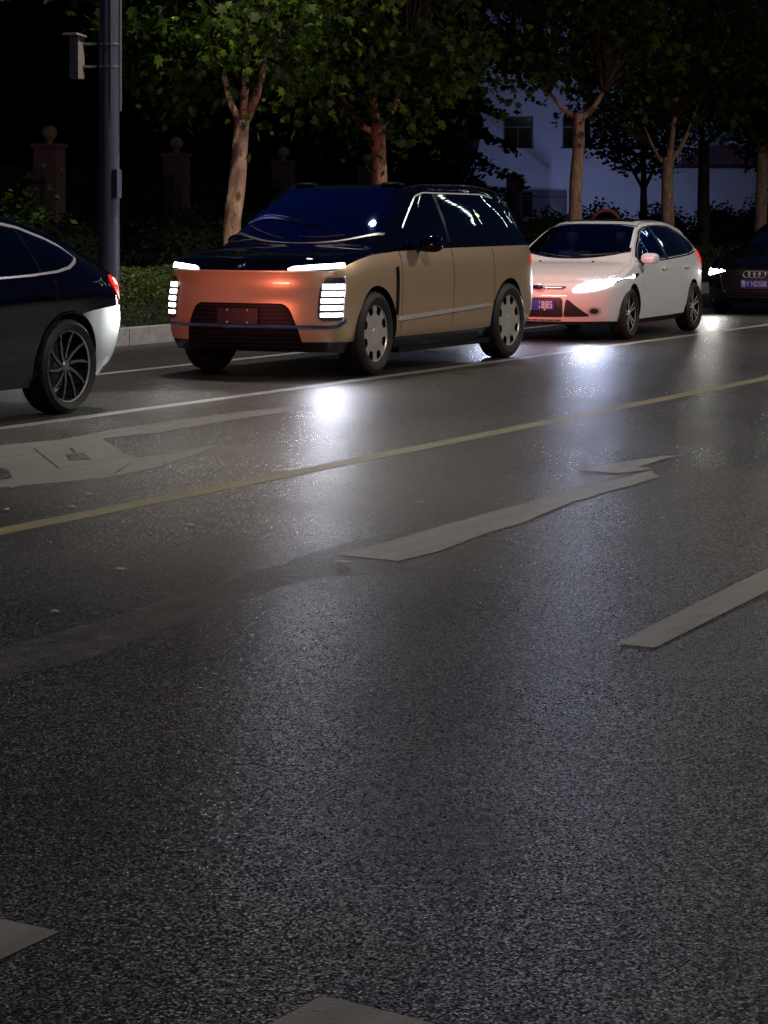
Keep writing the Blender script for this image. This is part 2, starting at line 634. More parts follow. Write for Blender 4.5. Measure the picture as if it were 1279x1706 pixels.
# ------------------------------------------------------------------ ground and road
def sheet(name, x0, x1, y0, y1, z, mt, nx=1, ny=1):
    mb = MB()
    mb.grid(lambda u, v: (lerp(x0, x1, u), lerp(y0, y1, v), z), nx, ny)
    return tag(mb.build(name, mt, smooth=False), kind='structure')


sheet('ground', -600, 900, -600, 900, -0.06, M['soil'])
road = sheet('road', -40, 320, -14, 15.22, 0.0, M['asphalt'])
mb = MB()
mb.box((140, 17.6, 0.0), (360, 4.4, 0.34))
pav = tag(mb.build('planting_strip', M['soil'], smooth=False), kind='structure')
mb = MB()
mb.box((140, 21.6, -0.01), (360, 3.6, 0.34))
tag(mb.build('pavement', M['pavement'], smooth=False), kind='structure')
mb = MB()
x = -6.0
while x < 90:
    mb.box((x + 0.494, 15.31, 0.04), (0.985, 0.17, 0.32))
    x += 1.0
tag(mb.build('kerb', M['kerb'], smooth=False), kind='structure')


def marking(name, polys, mt, z=0.002, label=None, ragged=0.0):
    mb = MB()
    for p in polys:
        if len(p) > 4 or ragged:
            out = []
            for a, b in zip(p, p[1:] + p[:1]):
                d = Vector((b[0] - a[0], b[1] - a[1], 0))
                k = max(1, int(d.length / 0.07))
                nv = Vector((-d.y, d.x, 0)).normalized() if d.length > 1e-6 else Vector()
                for i in range(k):
                    q = Vector((a[0], a[1], 0)) + d * (i / k)
                    am = 0.0 if i == 0 else ragged * (noise.noise(q * 3.5) + 0.6 * noise.noise(q * 11))
                    out.append(q + nv * am)
            p = out
        mb.poly([(q[0], q[1], z) for q in p])
    o = mb.build(name, mt, road, smooth=False)
    if label:
        o['label'] = label
    return o


def ribbon(y, w, x0, x1, step=1.0, amp=0.006):
    n = int((x1 - x0) / step)
    ps = []
    for i in range(n):
        a, b = lerp(x0, x1, i / n), lerp(x0, x1, (i + 1) / n)
        da, db = amp * noise.noise((a, y, 0)), amp * noise.noise((b, y, 0))
        ps.append([(a, y - w / 2 + da), (b, y - w / 2 + db), (b, y + w / 2 + db), (a, y + w / 2 + da)])
    return ps


marking('lane_line', ribbon(10.17, 0.15, 2, 190), M['white_line'], label='solid white line beside the cars')
marking('edge_line', ribbon(12.75, 0.14, 2, 190), M['white_line'], label='white line behind the cars by the kerb')
marking('centre_line', ribbon(6.88, 0.155, 2, 190), M['yellow_line'], label='worn yellow line across the road')
marking('lane_dash', [[G(*p) for p in ((1025, 1073), (1090, 1080), (1160, 1045), (1279, 985), (1350, 955), (1350, 905), (1279, 947), (1150, 1010))]], M['arrow'], label='pale dash at the right edge')
marking('lane_dash', [[G(*p) for p in ((-120, 1500), (0, 1532), (100, 1553), (0, 1600), (-120, 1655))]], M['arrow'], label='pale dash end at the left edge')
marking('lane_dash', [[G(*p) for p in ((450, 1706), (500, 1680), (535, 1660), (575, 1668), (720, 1706), (760, 1740), (400, 1740))]], M['arrow'], label='pale paint tip at the bottom edge')
marking('turn_arrow', [
    [G(*p) for p in ((-150, 775), (0, 742), (100, 733), (170, 731), (210, 757), (232, 763), (180, 796), (90, 805), (0, 813), (-150, 835))],
    [G(*p) for p in ((100, 733), (200, 714), (320, 697), (440, 682), (500, 677), (528, 680), (400, 698), (260, 722), (170, 731))],
    [G(*p) for p in ((180, 796), (232, 763), (290, 756), (375, 738), (330, 756), (260, 780))]],
    M['arrow'], label='large worn white arrow near the left edge', ragged=0.012)
marking('worn_arrow', [
    [G(*p) for p in ((560, 924), (640, 905), (760, 870), (860, 843), (960, 814), (1040, 797), (1085, 784), (1100, 795), (1040, 812), (950, 838), (880, 868), (800, 893), (720, 922), (665, 936))],
    [G(*p) for p in ((958, 784), (1040, 770), (1100, 761), (1140, 758), (1105, 766), (1062, 778), (1090, 782), (1030, 790))]],
    M['arrow'], z=0.003, label='chipped white arrow in the middle of the road', ragged=0.018)
marking('faded_arrow', [
    [G(*p) for p in ((-60, 1095), (150, 1040), (330, 985), (480, 935), (570, 905), (700, 880), (660, 945), (760, 948), (640, 955), (520, 965), (380, 1005), (250, 1060), (120, 1105), (-60, 1150))]],
    M['faint'], z=0.0013, label='nearly worn away arrow shaft', ragged=0.035)
# holes where the arrow paint has come off
marking('chip', [[G(*p) for p in ((108, 758), (140, 756), (152, 766), (115, 768))], [G(*p) for p in ((115, 748), (120, 747), (128, 754), (123, 755))],
                 [G(*p) for p in ((0, 780), (14, 784), (20, 797), (0, 800))], [G(*p) for p in ((55, 748), (58, 748), (98, 780), (95, 780))]], M['asphalt'], z=0.0045)

# ------------------------------------------------------------------ cars
class Shape:
    """a car body in a box space (nose at x=0, tail at x=L), bent into shape by deform()"""
    def __init__(s, L, zb, sill, belt, top, plan, wtop, re, side, nose=((0, 0), (2, 0)), tail=((0, 0), (2, 0)), bow_f=0.3, bow_r=0.2, n=3.0, fz=1.0, rows=None, bulge=0.02):
        s.L = L
        s.zb, s.sill, s.belt, s.zt = curve(zb), sill, curve(belt), curve(top)
        s.plan, s.wt, s.re = curve(plan), curve(wtop), curve(re)
        s.g = curve(side)
        s.urows = rows or [k[0] for k in side]
        s.nose, s.tail = curve(nose), curve(tail)
        s.bf, s.br, s.n, s.fz, s.bulge = bow_f, bow_r, n, fz, bulge

    def zte(s, x):
        return max(s.belt(x) + 0.006, s.zt(x) - s.re(x))

    def W(s, x, z):
        b, zb = s.belt(x), s.zb(x)
        if z <= b:
            return s.plan(x) * s.g((z - zb) / (b - zb))
        e = s.zte(x)
        v = min(1.0, (z - b) / max(1e-6, e - b))
        wb = s.plan(x) * s.g(1.0)
        return lerp(wb, min(s.wt(x), wb), v) + s.bulge * math.sin(math.pi * v) * min(1, (e - b) / 0.3)

    def H(s, x, y):
        e = s.zte(x)
        w = min(s.wt(x), s.plan(x) * s.g(1.0))
        t = min(1.0, abs(y) / w)
        return e + (s.zt(x) - e) * (max(0.0, 1 - t ** s.n)) ** (1 / s.n)

    def section(s, x):
        zb, b, e = s.zb(x), s.belt(x), s.zte(x)
        ws = s.plan(x) * s.g(0.0)
        pts = [(0, zb), (ws * 0.5, zb), (ws - 0.04, zb)]
        for i, (u0, u1) in enumerate(zip(s.urows, s.urows[1:])):
            k = max(1, int(round((u1 - u0) / 0.07)))
            for j in range(k):
                u = lerp(u0, u1, j / k)
                pts.append((s.plan(x) * s.g(u), lerp(zb, b, u)))
        for j in range(11):
            z = lerp(b, e, j / 10)
            pts.append((s.W(x, z), z))
        w = min(s.wt(x), s.plan(x) * s.g(1.0))
        for j in range(1, 15):
            a = math.pi / 2 * j / 14
            t = math.cos(a) ** (2 / s.n)
            y = w * t
            pts.append((y, e + (s.zt(x) - e) * math.sin(a) ** (2 / s.n)))
        pts[-1] = (0, s.zt(x))
        return pts

    def deform(s, p):
        x, y, z = p
        yn = min(1.15, abs(y) / max(0.3, s.plan(0.6)))
        w = max(0.0, 1 - max(0, x) / s.fz) ** 1.3
        dx = (s.bf * yn ** 2.6 + s.nose(z)) * w
        xr = max(0.0, s.L - x)
        yr = min(1.15, abs(y) / max(0.3, s.plan(s.L - 0.6)))
        w2 = max(0.0, 1 - xr / s.fz) ** 1.3
        dx -= (s.br * yr ** 2.6 + s.tail(z)) * w2
        return (x + dx, y, z)

    # patches -------------------------------------------------------
    def side_patch(s, mb, cols, side, off=0.004, nu=24, nv=8, depth=0.02, m=0):
        lo, hi = linear([(c[0], c[1]) for c in cols]), linear([(c[0], c[2]) for c in cols])
        x0, x1 = cols[0][0], cols[-1][0]

        def P(u, v):
            x = lerp(x0, x1, u)
            z = lerp(lo(x), hi(x), v)
            return (x, side * (s.W(x, z) + off), z)
        mb.grid(P, nu, nv, lambda p: (p[0], p[1] - side * depth, p[2]), m)

    def face_patch(s, mb, cols, off=0.004, nu=16, nv=6, depth=0.02, rear=False, m=0):
        """cols of (y, zlo, zhi) on the nose or tail plane; |y| past the body side wraps round the corner"""
        lo, hi = linear([(c[0], c[1]) for c in cols]), linear([(c[0], c[2]) for c in cols])
        y0, y1 = cols[0][0], cols[-1][0]
        E = s.L if rear else 0.0
        sg = 1 if rear else -1

        def pt(y, z, off):
            wz = s.W(E, min(z, s.zte(E)))
            if z > s.zte(E):
                t = (z - s.zte(E)) / max(1e-6, s.zt(E) - s.zte(E))
                wz *= max(0.0, 1 - min(1, t) ** s.n) ** (1 / s.n)
            if abs(y) <= wz:
                return (E + sg * off, y, z)
            ex = abs(y) - wz
            x = E - sg * ex
            z = min(z, s.zt(x) - 0.02)
            return (x + sg * off * 0.3, math.copysign(s.W(x, z) + off, y), z)

        def P(u, v):
            y = lerp(y0, y1, u)
            return pt(y, lerp(lo(y), hi(y), v), off)

        def sk(p):
            if abs(p[0] - E) <= off + 1e-6:
                return (p[0] - sg * depth, p[1], p[2])
            return (p[0] - sg * depth * 0.5, p[1] - math.copysign(depth, p[1]), p[2])
        mb.grid(P, nu, nv, sk, m)

    def top_patch(s, mb, xlo, xhi, ylim, off=0.004, nu=24, nv=16, depth=0.02, m=0, y0=-1.0, y1=1.0):
        def P(u, v):
            yn = lerp(y0, y1, u)
            x = lerp(xlo(yn), xhi(yn), v)
            y = yn * ylim(x)
            return (x, y, s.H(x, y) + off)
        mb.grid(P, nu, nv, lambda p: (p[0] + depth * 0.3, p[1], p[2] - depth), m)


def screen_patch(sh, mb, xlo, xhi, ylim, bulge=0.03, nu=30, nv=18):
    """a windshield: straight from cowl to header with an even bulge"""
    def P(u, v):
        yn = lerp(-1, 1, u)
        a, b = xlo(yn), xhi(yn)
        p = Vector((a, yn * ylim(a), sh.H(a, yn * ylim(a)) + 0.004))
        q = Vector((b, yn * ylim(b), sh.H(b, yn * ylim(b)) + 0.004))
        d = (q - p).normalized()
        n = Vector((-d.z, 0, d.x)).normalized()
        k = bulge * (1 - 0.7 * yn * yn) * 4 * v * (1 - v)
        return tuple(p + (q - p) * v + n * k)
    mb.grid(P, nu, nv, lambda p: (p[0] + 0.006, p[1], p[2] - 0.02))


def make_body(sh, name, mats, matfn, wheels, arch_r, parent, cuts, wheel_in=0.6, dx=0.045, arch_dz=0.0):
    L = sh.L
    xs = []
    x = 0.0
    while x < L - 1e-6:
        xs.append(x)
        x += 0.02 if (x < 0.1 or x > L - 0.12) else dx
    xs.append(L)
    mb = MB()
    rings = []
    for x in xs:
        half = sh.section(x)
        n = len(half)
        ring = [(x, -y, z) for y, z in half] + [(x, y, z) for y, z in half[-2:0:-1]]
        rings.append([mb.vert(p) for p in ring])
    k = len(rings[0])
    for a, b in zip(rings, rings[1:]):
        for i in range(k):
            mb.face((a[i], a[(i + 1) % k], b[(i + 1) % k], b[i]))
    mb.face(rings[0][::-1])
    mb.face(rings[-1])
    body = mb.build(name, mats, parent, smooth=True)
    # wheel openings
    cut = MB()
    for wx, wz in wheels:
        for sd in (-1, 1):
            n = 40
            ra, rb = [], []
            for i in range(n):
                a = 2 * math.pi * i / n
                ra.append(cut.vert((wx + arch_r * math.cos(a), sd * wheel_in, wz + arch_dz + arch_r * math.sin(a))))
                rb.append(cut.vert((wx + arch_r * math.cos(a), sd * 1.4, wz + arch_dz + arch_r * math.sin(a))))
            for i in range(n):
                cut.face((ra[i], ra[(i + 1) % n], rb[(i + 1) % n], rb[i]))
            cut.face(ra[::-1])
            cut.face(rb)
    co = cut.build('cutter', M['well'])
    md = body.modifiers.new('b', 'BOOLEAN')
    md.operation = 'DIFFERENCE'
    md.solver = 'EXACT'
    md.object = co
    pm = body.parent
    body.parent = None
    bpy.context.view_layer.update()
    dg = bpy.context.evaluated_depsgraph_get()
    me = bpy.data.meshes.new_from_object(body.evaluated_get(dg))
    body.modifiers.clear()
    body.parent = pm
    bpy.data.objects.remove(co)
    body.data = me
    me.name = name
    me.materials.clear()
    for mt in mats:
        me.materials.append(mt)
    bm = bmesh.new()
    bm.from_mesh(me)
    dead = []
    for f in bm.faces:
        c = f.calc_center_median()
        nrm = f.normal
        if (abs(c.x) < 1e-4 or abs(c.x - L) < 1e-4) and abs(nrm.x) > 0.99:
            dead.append(f)
            continue
        mi = None
        for wx, wz in wheels:
            r = math.hypot(c.x - wx, c.z - wz - arch_dz)
            if abs(c.y) > wheel_in - 0.01 and (abs(r - arch_r) < 0.006 and abs(nrm.y) < 0.3 or (r < arch_r and abs(abs(c.y) - wheel_in) < 0.005)):
                mi = len(mats) - 1
        if mi is None:
            mi = matfn(c, nrm)
            if any(q(c) for q in cuts):
                dead.append(f)
                continue
        f.material_index = mi
    bmesh.ops.delete(bm, geom=dead, context='FACES')
    # nose and tail grids
    for E, flip in ((0.0, False), (L, True)):
        half = sh.section(E)[2:]
        C = 44
        rows = []
        for y, z in half:
            row = []
            for j in range(C + 1):
                t = -1 + 2 * j / C
                t = math.copysign(abs(t) ** 0.8, t)
                row.append(bm.verts.new((E, y * t, z)))
            rows.append(row)
        for a, b in zip(rows, rows[1:]):
            for j in range(C):
                try:
                    f = bm.faces.new((a[j], a[j + 1], b[j + 1], b[j]) if flip else (a[j], b[j], b[j + 1], a[j + 1]))
                    f.material_index = matfn(f.calc_center_median(), Vector((-1 if not flip else 1, 0, 0)))
                except ValueError:
                    pass
    bmesh.ops.remove_doubles(bm, verts=bm.verts, dist=0.0015)
    for v in bm.verts:
        v.co = sh.deform(v.co)
    bmesh.ops.dissolve_degenerate(bm, edges=bm.edges, dist=0.0004)
    bm.normal_update()
    for f in bm.faces:
        f.smooth = True
    for e in bm.edges:
        if len(e.link_faces) == 2 and (e.calc_face_angle(0) > R(38) or e.link_faces[0].material_index != e.link_faces[1].material_index):
            e.smooth = False
    bm.to_mesh(me)
    bm.free()
    return body


def side_cut(cols, pad=0.03):
    lo, hi = linear([(c[0], c[1]) for c in cols]), linear([(c[0], c[2]) for c in cols])
    x0, x1 = cols[0][0], cols[-1][0]
    return lambda c: x0 + pad < c.x < x1 - pad and lo(c.x) + pad < c.z < hi(c.x) - pad and abs(c.y) > 0.3


def top_cut(sh, xlo, xhi, ylim, pad=0.04):
    def q(c):
        if c.z < sh.zte(c.x) - 0.002:
            return False
        yn = c.y / ylim(c.x)
        return abs(yn) < 0.95 and xlo(yn) + pad < c.x < xhi(yn) - pad
    return q


def make_wheel(parent, x, y, Rt, Rr, width, solid, rim_mat, dish, side, hub_r=0.06, lip=True, steer=0.0, n_th=120, n_r=16, lip_mat=None):
    """a wheel part: hub mesh with tyre and rim under it; outer face towards side*y"""
    ho = MB()
    ho.lathe_y([(0.001, 0.02), (Rr * 0.62, 0.02), (Rr * 0.62, 0.05), (0.001, 0.05)], 32)
    w = ho.build('wheel', M['disc'], parent)
    w.location = (x, y, Rt)
    w.rotation_euler = (0, 0, (math.pi if side > 0 else 0) + steer)
    t = MB()
    h = width / 2
    pr = [(Rr - 0.008, -h + 0.012), (Rr + 0.012, -h + 0.002), (lerp(Rr, Rt, 0.5), -h - 0.006), (Rt - 0.03, -h + 0.004), (Rt - 0.008, -h + 0.022), (Rt, -h + 0.045)]
    grooves = 4
    for g in range(grooves):
        yc = lerp(-h + 0.065, h - 0.065, g / (grooves - 1))
        pr += [(Rt, yc - 0.008), (Rt - 0.009, yc - 0.006), (Rt - 0.009, yc + 0.006), (Rt, yc + 0.008)]
    pr += [(Rt, h - 0.045), (Rt - 0.008, h - 0.022), (Rt - 0.03, h - 0.004), (lerp(Rr, Rt, 0.5), h), (Rr, h - 0.01)]
    t.lathe_y(pr, 72)
    t.build('tyre', M['tyre'], w, angle=28)
    rm = MB()
    # barrel
    rm.lathe_y([(Rr, -h + 0.012), (Rr - 0.012, -h + 0.014), (Rr - 0.02, -h + 0.05), (Rr - 0.035, h - 0.02)], 72, 1)
    y0 = -h + 0.03
    th = 0.022
    cells = {}
    for i in range(n_r):
        for k in range(n_th):
            rc = (i + 0.5) / n_r
            a = 2 * math.pi * (k + 0.5) / n_th
            cells[i, k] = solid(rc, a)

    def V(i, k, back):
        rr = max(0.004, Rr * 0.972 * i / n_r)
        a = 2 * math.pi * k / n_th
        return (rr * math.cos(a), y0 + dish(i / n_r) + (th if back else 0), rr * math.sin(a))
    cache = {}

    def vid(i, k, back):
        key = (i, k % n_th, back)
        if key not in cache:
            cache[key] = rm.vert(V(i, k, back))
        return cache[key]
    for (i, k), on in cells.items():
        if not on:
            continue
        rm.face((vid(i, k, 0), vid(i, k + 1, 0), vid(i + 1, k + 1, 0), vid(i + 1, k, 0)))
        rm.face((vid(i, k, 1), vid(i + 1, k, 1), vid(i + 1, k + 1, 1), vid(i, k + 1, 1)), 1)
        for (di, dk, e) in ((1, 0, ((i + 1, k), (i + 1, k + 1))), (-1, 0, ((i, k), (i, k + 1))), (0, 1, ((i, k + 1), (i + 1, k + 1))), (0, -1, ((i, k), (i + 1, k)))):
            nb = cells.get((i + di, (k + dk) % n_th), i + di < 0)
            if not nb:
                (a0, b0), (a1, b1) = e
                rm.face((vid(a0, b0, 0), vid(a1, b1, 0), vid(a1, b1, 1), vid(a0, b0, 1)), 1)
    # flange and hub cap
    rm.lathe_y([(Rr * 0.925, y0 - 0.002), (Rr * 0.95, y0 - 0.012), (Rr, y0 - 0.014), (Rr + 0.004, y0 - 0.006)], 72, 2)
    c0 = y0 + dish(0) - 0.012
    rm.lathe_y([(0.0005, c0), (hub_r * 0.8, c0), (hub_r, c0 + 0.006), (hub_r, c0 + 0.02)], 32)
    for b in range(5):
        a = 2 * math.pi * b / 5 + 0.3
        rm.lathe_y([(0.0005, c0 + 0.004), (0.009, c0 + 0.004), (0.009, c0 + 0.02)], 8, 1, (hub_r * 1.35 * math.cos(a), 0, hub_r * 1.35 * math.sin(a)))
    rm.build('rim', [rim_mat, M['well'], lip_mat or rim_mat], w, angle=30)
    return w


def spot(name, parent, loc, direction, watts, colr, angle, blend, radius):
    ld = bpy.data.lights.new(name, 'SPOT')
    ld.energy = watts
    ld.color = colr
    ld.spot_size = angle
    ld.spot_blend = blend
    ld.shadow_soft_size = radius
    o = bpy.data.objects.new(name, ld)
    COL.objects.link(o)
    o.parent = parent
    o.location = loc
    o.rotation_euler = Vector(direction).to_track_quat('-Z', 'Y').to_euler()
    return o


def area(name, parent, loc, direction, watts, colr, sx, sy, spread=180):
    ld = bpy.data.lights.new(name, 'AREA')
    ld.shape = 'RECTANGLE'
    ld.energy = watts
    ld.color = colr
    ld.size, ld.size_y = sx, sy
    ld.spread = R(spread)
    o = bpy.data.objects.new(name, ld)
    COL.objects.link(o)
    o.parent = parent
    o.location = loc
    o.rotation_euler = Vector(direction).to_track_quat('-Z', 'Y').to_euler()
    return o


def mirror(root, x, y, z, size, mt, arm_from):
    """the two door mirrors"""
    for sd in (-1, 1):
        mb = MB()
        c = (x, sd * y, z)
        mb.ellipsoid(c, size, 24, 14, 0.7)
        o = mb.build('wing_mirror', mt, root)
        a = MB()
        a.tube([(arm_from[0], sd * arm_from[1], arm_from[2]), (x + 0.02, sd * (y - size[1] * 0.6), z - size[2] * 0.5)], [0.035, 0.028], 8)
        a.build('mirror_arm', M['gloss_black'], o)
        g = MB()
        g.grid(lambda u, v: (x + size[0] * 0.98, sd * y + (u - 0.5) * size[1] * 1.5, z + (v - 0.5) * size[2] * 1.4), 1, 1)
        g.build('mirror_glass', M['chrome'], o)


def seats(root, xs, ys, zseat, h=0.72):
    for x in xs:
        for y in ys:
            mb = MB()
            mb.ellipsoid((x, y, zseat), (0.27, 0.25, 0.09), 16, 8, 0.6)
            Mt = Matrix.Rotation(R(14), 3, 'Y')
            mb.ellipsoid((x + 0.30, y, zseat + h * 0.42), (0.075, 0.24, h * 0.42), 16, 10, 0.6, M=Mt)
            mb.ellipsoid((x + 0.40, y, zseat + h * 0.95), (0.05, 0.13, 0.10), 14, 8, 0.7, M=Mt)
            mb.build('seat', M['seat'], root)


def dashboard(root, sh, x, z, w, screen=False):
    mb = MB()
    mb.ellipsoid((x, 0, z - 0.1), (0.3, w, 0.11), 24, 8, 0.6)
    d = mb.build('dashboard', M['dash'], root)
    mb = MB()
    n = 28
    c = Vector((x + 0.42, -w * 0.5, z + 0.02))
    Mt = Matrix.Rotation(R(-65), 3, 'Y')
    pts = [c + Mt @ Vector((0.18 * math.cos(2 * math.pi * i / n), 0.18 * math.sin(2 * math.pi * i / n), 0)) for i in range(n + 1)]
    mb.tube(pts, 0.015, 8, cap=False)
    mb.tube([c, c + Vector((-0.15, 0, -0.06))], 0.03, 8)
    mb.tube([c + Vector((0, -0.17, 0)), c + Vector((0, 0.17, 0))], 0.015, 8)
    mb.build('steering_wheel', M['dash'], d)
    if screen:
        mb = MB()
        mb.box((x + 0.2, 0.0, z + 0.1), (0.02, 0.34, 0.2))
        mb.build('screen', M['screen'], d)


def uni(sh, w):
    return lambda x: w


# ================================================================== gold and black SUV
def make_suv(loc, rz=0.0):
    root = tag(empty('suv', loc, rz), 'large champagne gold SUV with black roof and hood, ahead of the white hatchback', 'SUV', 'cars queuing along the white line')
    L = 4.95
    sh = Shape(L,
               zb=[(0, 0.25), (0.3, 0.235), (0.9, 0.23), (2.5, 0.22), (4.1, 0.24), (4.95, 0.3)], sill=0,
               belt=[(0, 1.012), (0.25, 1.06), (0.6, 1.115), (1.0, 1.155), (1.6, 1.18), (3, 1.195), (4.95, 1.2)],
               top=[(0, 1.12), (0.04, 1.14), (0.2, 1.17), (0.6, 1.21), (1.10, 1.248), (1.17, 1.272), (1.24, 1.312), (1.5, 1.475), (1.8, 1.663), (2.04, 1.80), (2.18, 1.832), (2.6, 1.85), (3.4, 1.85), (4.2, 1.80), (4.55, 1.72), (4.75, 1.53), (4.95, 1.24)],
               plan=[(0, 0.90), (0.04, 0.93), (0.2, 0.965), (0.5, 0.985), (1.0, 0.99), (2.5, 0.995), (4.0, 0.99), (4.5, 0.975), (4.8, 0.95), (4.92, 0.92), (4.95, 0.88)],
               wtop=[(0, 0.85), (0.6, 0.89), (1.1, 0.88), (1.6, 0.81), (2.1, 0.735), (3.4, 0.735), (4.4, 0.72), (4.95, 0.8)],
               re=[(0, 0.035), (0.8, 0.075), (1.1, 0.075), (2.2, 0.085), (4.4, 0.08), (4.95, 0.06)],
               side=[(0, 0.90), (0.125, 0.955), (0.14, 0.965), (0.4, 0.99), (0.7, 1.0), (0.9, 0.985), (1.0, 0.955)],
               rows=[0, 0.125, 0.14, 0.9, 1.0],
               nose=[(0.2, 0.09), (0.36, 0.03), (0.5, 0.0), (0.72, 0.012), (0.85, 0.045), (0.92, 0.05), (1.0, 0.035), (1.06, 0.05), (1.13, 0.10)],
               tail=[(0.3, 0.08), (0.55, 0.0), (0.9, 0.03), (1.25, 0.06)], bow_f=0.26, bow_r=0.16, fz=0.9, n=3.2)
    WX = (0.92, 4.03)
    wl = [(1.56, 1.255, 1.262), (1.75, 1.255, 1.40), (2.0, 1.255, 1.58), (2.22, 1.255, 1.71), (2.4, 1.257, 1.745), (2.58, 1.258, 1.755)]
    wr = [(2.655, 1.26, 1.755), (3.2, 1.265, 1.755), (3.8, 1.275, 1.735), (4.1, 1.285, 1.70), (4.3, 1.30, 1.61), (4.47, 1.32, 1.42), (4.53, 1.33, 1.35)]
    yl = linear([(1.0, 0.84), (1.3, 0.81), (2.1, 0.70)])
    xlo = lambda yn: 1.13 + 0.26 * yn * yn
    xhi = lambda yn: 2.05 + 0.02 * yn * yn
    rlo = lambda yn: 4.60 - 0.0 * yn * yn
    rhi = lambda yn: 4.91 - 0.02 * yn * yn
    yr = lambda x: 0.68

    def mf(c, n):
        if c.z > sh.belt(c.x) - 0.001:
            return 1
        lowf = lerp(sh.zb(c.x), sh.belt(c.x), 0.1251)
        if c.z < lowf:
            return 2
        return 0
    make_body(sh, 'body', [M['gold'], M['navy'], M['gloss_black'], M['well']], mf, [(WX[0], 0.4), (WX[1], 0.4)], 0.455, root,
              [side_cut(wl), side_cut(wr), top_cut(sh, xlo, xhi, yl), top_cut(sh, rlo, rhi, yr)], wheel_in=0.62)
    D = sh.deform
    for sd in (-1, 1):
        for cols, nm in ((wl, 'front_window'), (wr, 'rear_window')):
            mb = MB()
            sh.side_patch(mb, cols, sd, 0.003, 30, 8)
            mb.build(nm, M['glass_side'], root, deform=D)
        # bright line round the glasshouse and along the shoulder
        mb = MB()
        sh.side_patch(mb, [(1.7, 1.40, 1.41), (2.2, 1.715, 1.73), (2.4, 1.752, 1.765), (3.8, 1.742, 1.755), (4.1, 1.705, 1.72)], sd, 0.007, 50, 1)
        mb.build('roof_trim', M['chrome'], root, deform=D)
        mb = MB()
        sh.side_patch(mb, [(2.585, 1.25, 1.76), (2.65, 1.25, 1.76)], sd, 0.006, 2, 8)
        mb.build('door_pillar', M['gloss_black'], root, deform=D)
        mb = MB()
        sh.side_patch(mb, [(1.33, 0.56, 1.02), (1.385, 0.56, 1.035)], sd, 0.008, 3, 14)
        mb.build('fender_vent', M['gloss_black'], root, deform=D)
        mb = MB()
        sh.side_patch(mb, [(1.40, 0.50, 0.512), (1.44, 0.50, 0.54), (3.2, 0.56, 0.592), (3.5, 0.57, 0.60), (3.53, 0.58, 0.592)], sd, 0.014, 40, 2)
        mb.build('side_strip', M['chrome'], root, deform=D)
        for x in (1.46, 2.62, 3.62):
            mb = MB()
            sh.side_patch(mb, [(x, 0.40, 1.18), (x + 0.006, 0.40, 1.18)], sd, 0.0015, 1, 14, 0.004)
            mb.build('door_seam', M['well'], root, deform=D)
        for x in (2.25, 3.3):
            mb = MB()
            sh.side_patch(mb, [(x, 1.045, 1.055), (x + 0.02, 1.04, 1.06), (x + 0.2, 1.042, 1.062), (x + 0.22, 1.05, 1.056)], sd, 0.004, 8, 2, 0.01)
            mb.build('door_handle', M['gold'], root, deform=D)
        # side step
        mb = MB()
        mb.box((2.45, sd * 0.90, 0.215), (2.1, 0.16, 0.05))
        mb.build('side_step', M['gloss_black'], root)
        # taillight wrapping the rear corner
        mb = MB()
        if sd < 0:
            sh.face_patch(mb, [(-1.0, 0.99, 1.09), (-0.95, 0.985, 1.10), (-0.4, 1.02, 1.08)], 0.006, 24, 4, 0.005, rear=True)
        else:
            sh.face_patch(mb, [(0.4, 1.02, 1.08), (0.95, 0.985, 1.10), (1.0, 0.99, 1.09)], 0.006, 24, 4, 0.005, rear=True)
        mb.build('taillight', M['red_lit'], root, deform=D)
        # upper LED bar
        mb = MB()
        cols = [(0.49, 1.018, 1.03), (0.53, 1.014, 1.052), (0.75, 1.022, 1.072), (0.95, 1.036, 1.082), (1.06, 1.045, 1.085)]
        if sd < 0:
            cols = [(-y, a, b) for y, a, b in cols[::-1]]
        sh.face_patch(mb, cols, 0.012, 24, 3, 0.03)
        mb.build('light_bar', M['led_soft'] if sd > 0 else M['led_far'], root, deform=D)
        # stacked main lamp
        mb = MB()
        cols = [(0.775, 0.585, 0.84), (0.80, 0.55, 0.90), (0.83, 0.54, 0.945), (0.96, 0.545, 0.95), (1.0, 0.56, 0.93)]
        if sd < 0:
            cols = [(-y, a, b) for y, a, b in cols[::-1]]
        sh.face_patch(mb, cols, 0.006, 14, 14, 0.03)
        hl = mb.build('headlight', M['lens'], root, deform=D)
        for i in range(5):
            z = 0.60 + i * 0.066
            mb = MB()
            a, b = (0.80, 0.975)
            h_ = 0.0175 + 0.0012 * i
            cc = [(a, z - h_, z + h_), (b, z - h_, z + h_)]
            if sd < 0:
                cc = [(-b, z - h_, z + h_), (-a, z - h_, z + h_)]
            sh.face_patch(mb, cc, 0.016, 8, 2, 0.01)
            mb.build('led_cell', M['led'] if sd < 0 else M['led_far'], hl, deform=D)
            if sd < 0:
                mb = MB()
                sh.face_patch(mb, [(-0.93, z - 0.008, z + 0.008), (-0.84, z - 0.008, z + 0.008)], 0.02, 6, 1, 0.003)
                mb.build('led_core', M['led_core'], hl, deform=D)
        mb = MB()
        cols = [(1.005, 0.54, 0.95), (1.02, 0.53, 0.96)]
        if sd < 0:
            cols = [(-y, a, b) for y, a, b in cols[::-1]]
        sh.face_patch(mb, cols, 0.008, 2, 14, 0.02)
        mb.build('lamp_surround', M['chrome'], hl, deform=D)
        spot('headlight_beam', root, (0.05, sd * 0.8, 0.72), (-1, 0.14, -0.03), HEAD_W * 8, (0.95, 1, 0.97), R(52), 0.7, 0.05)
        # roof rail
        mb = MB()
        pts = []
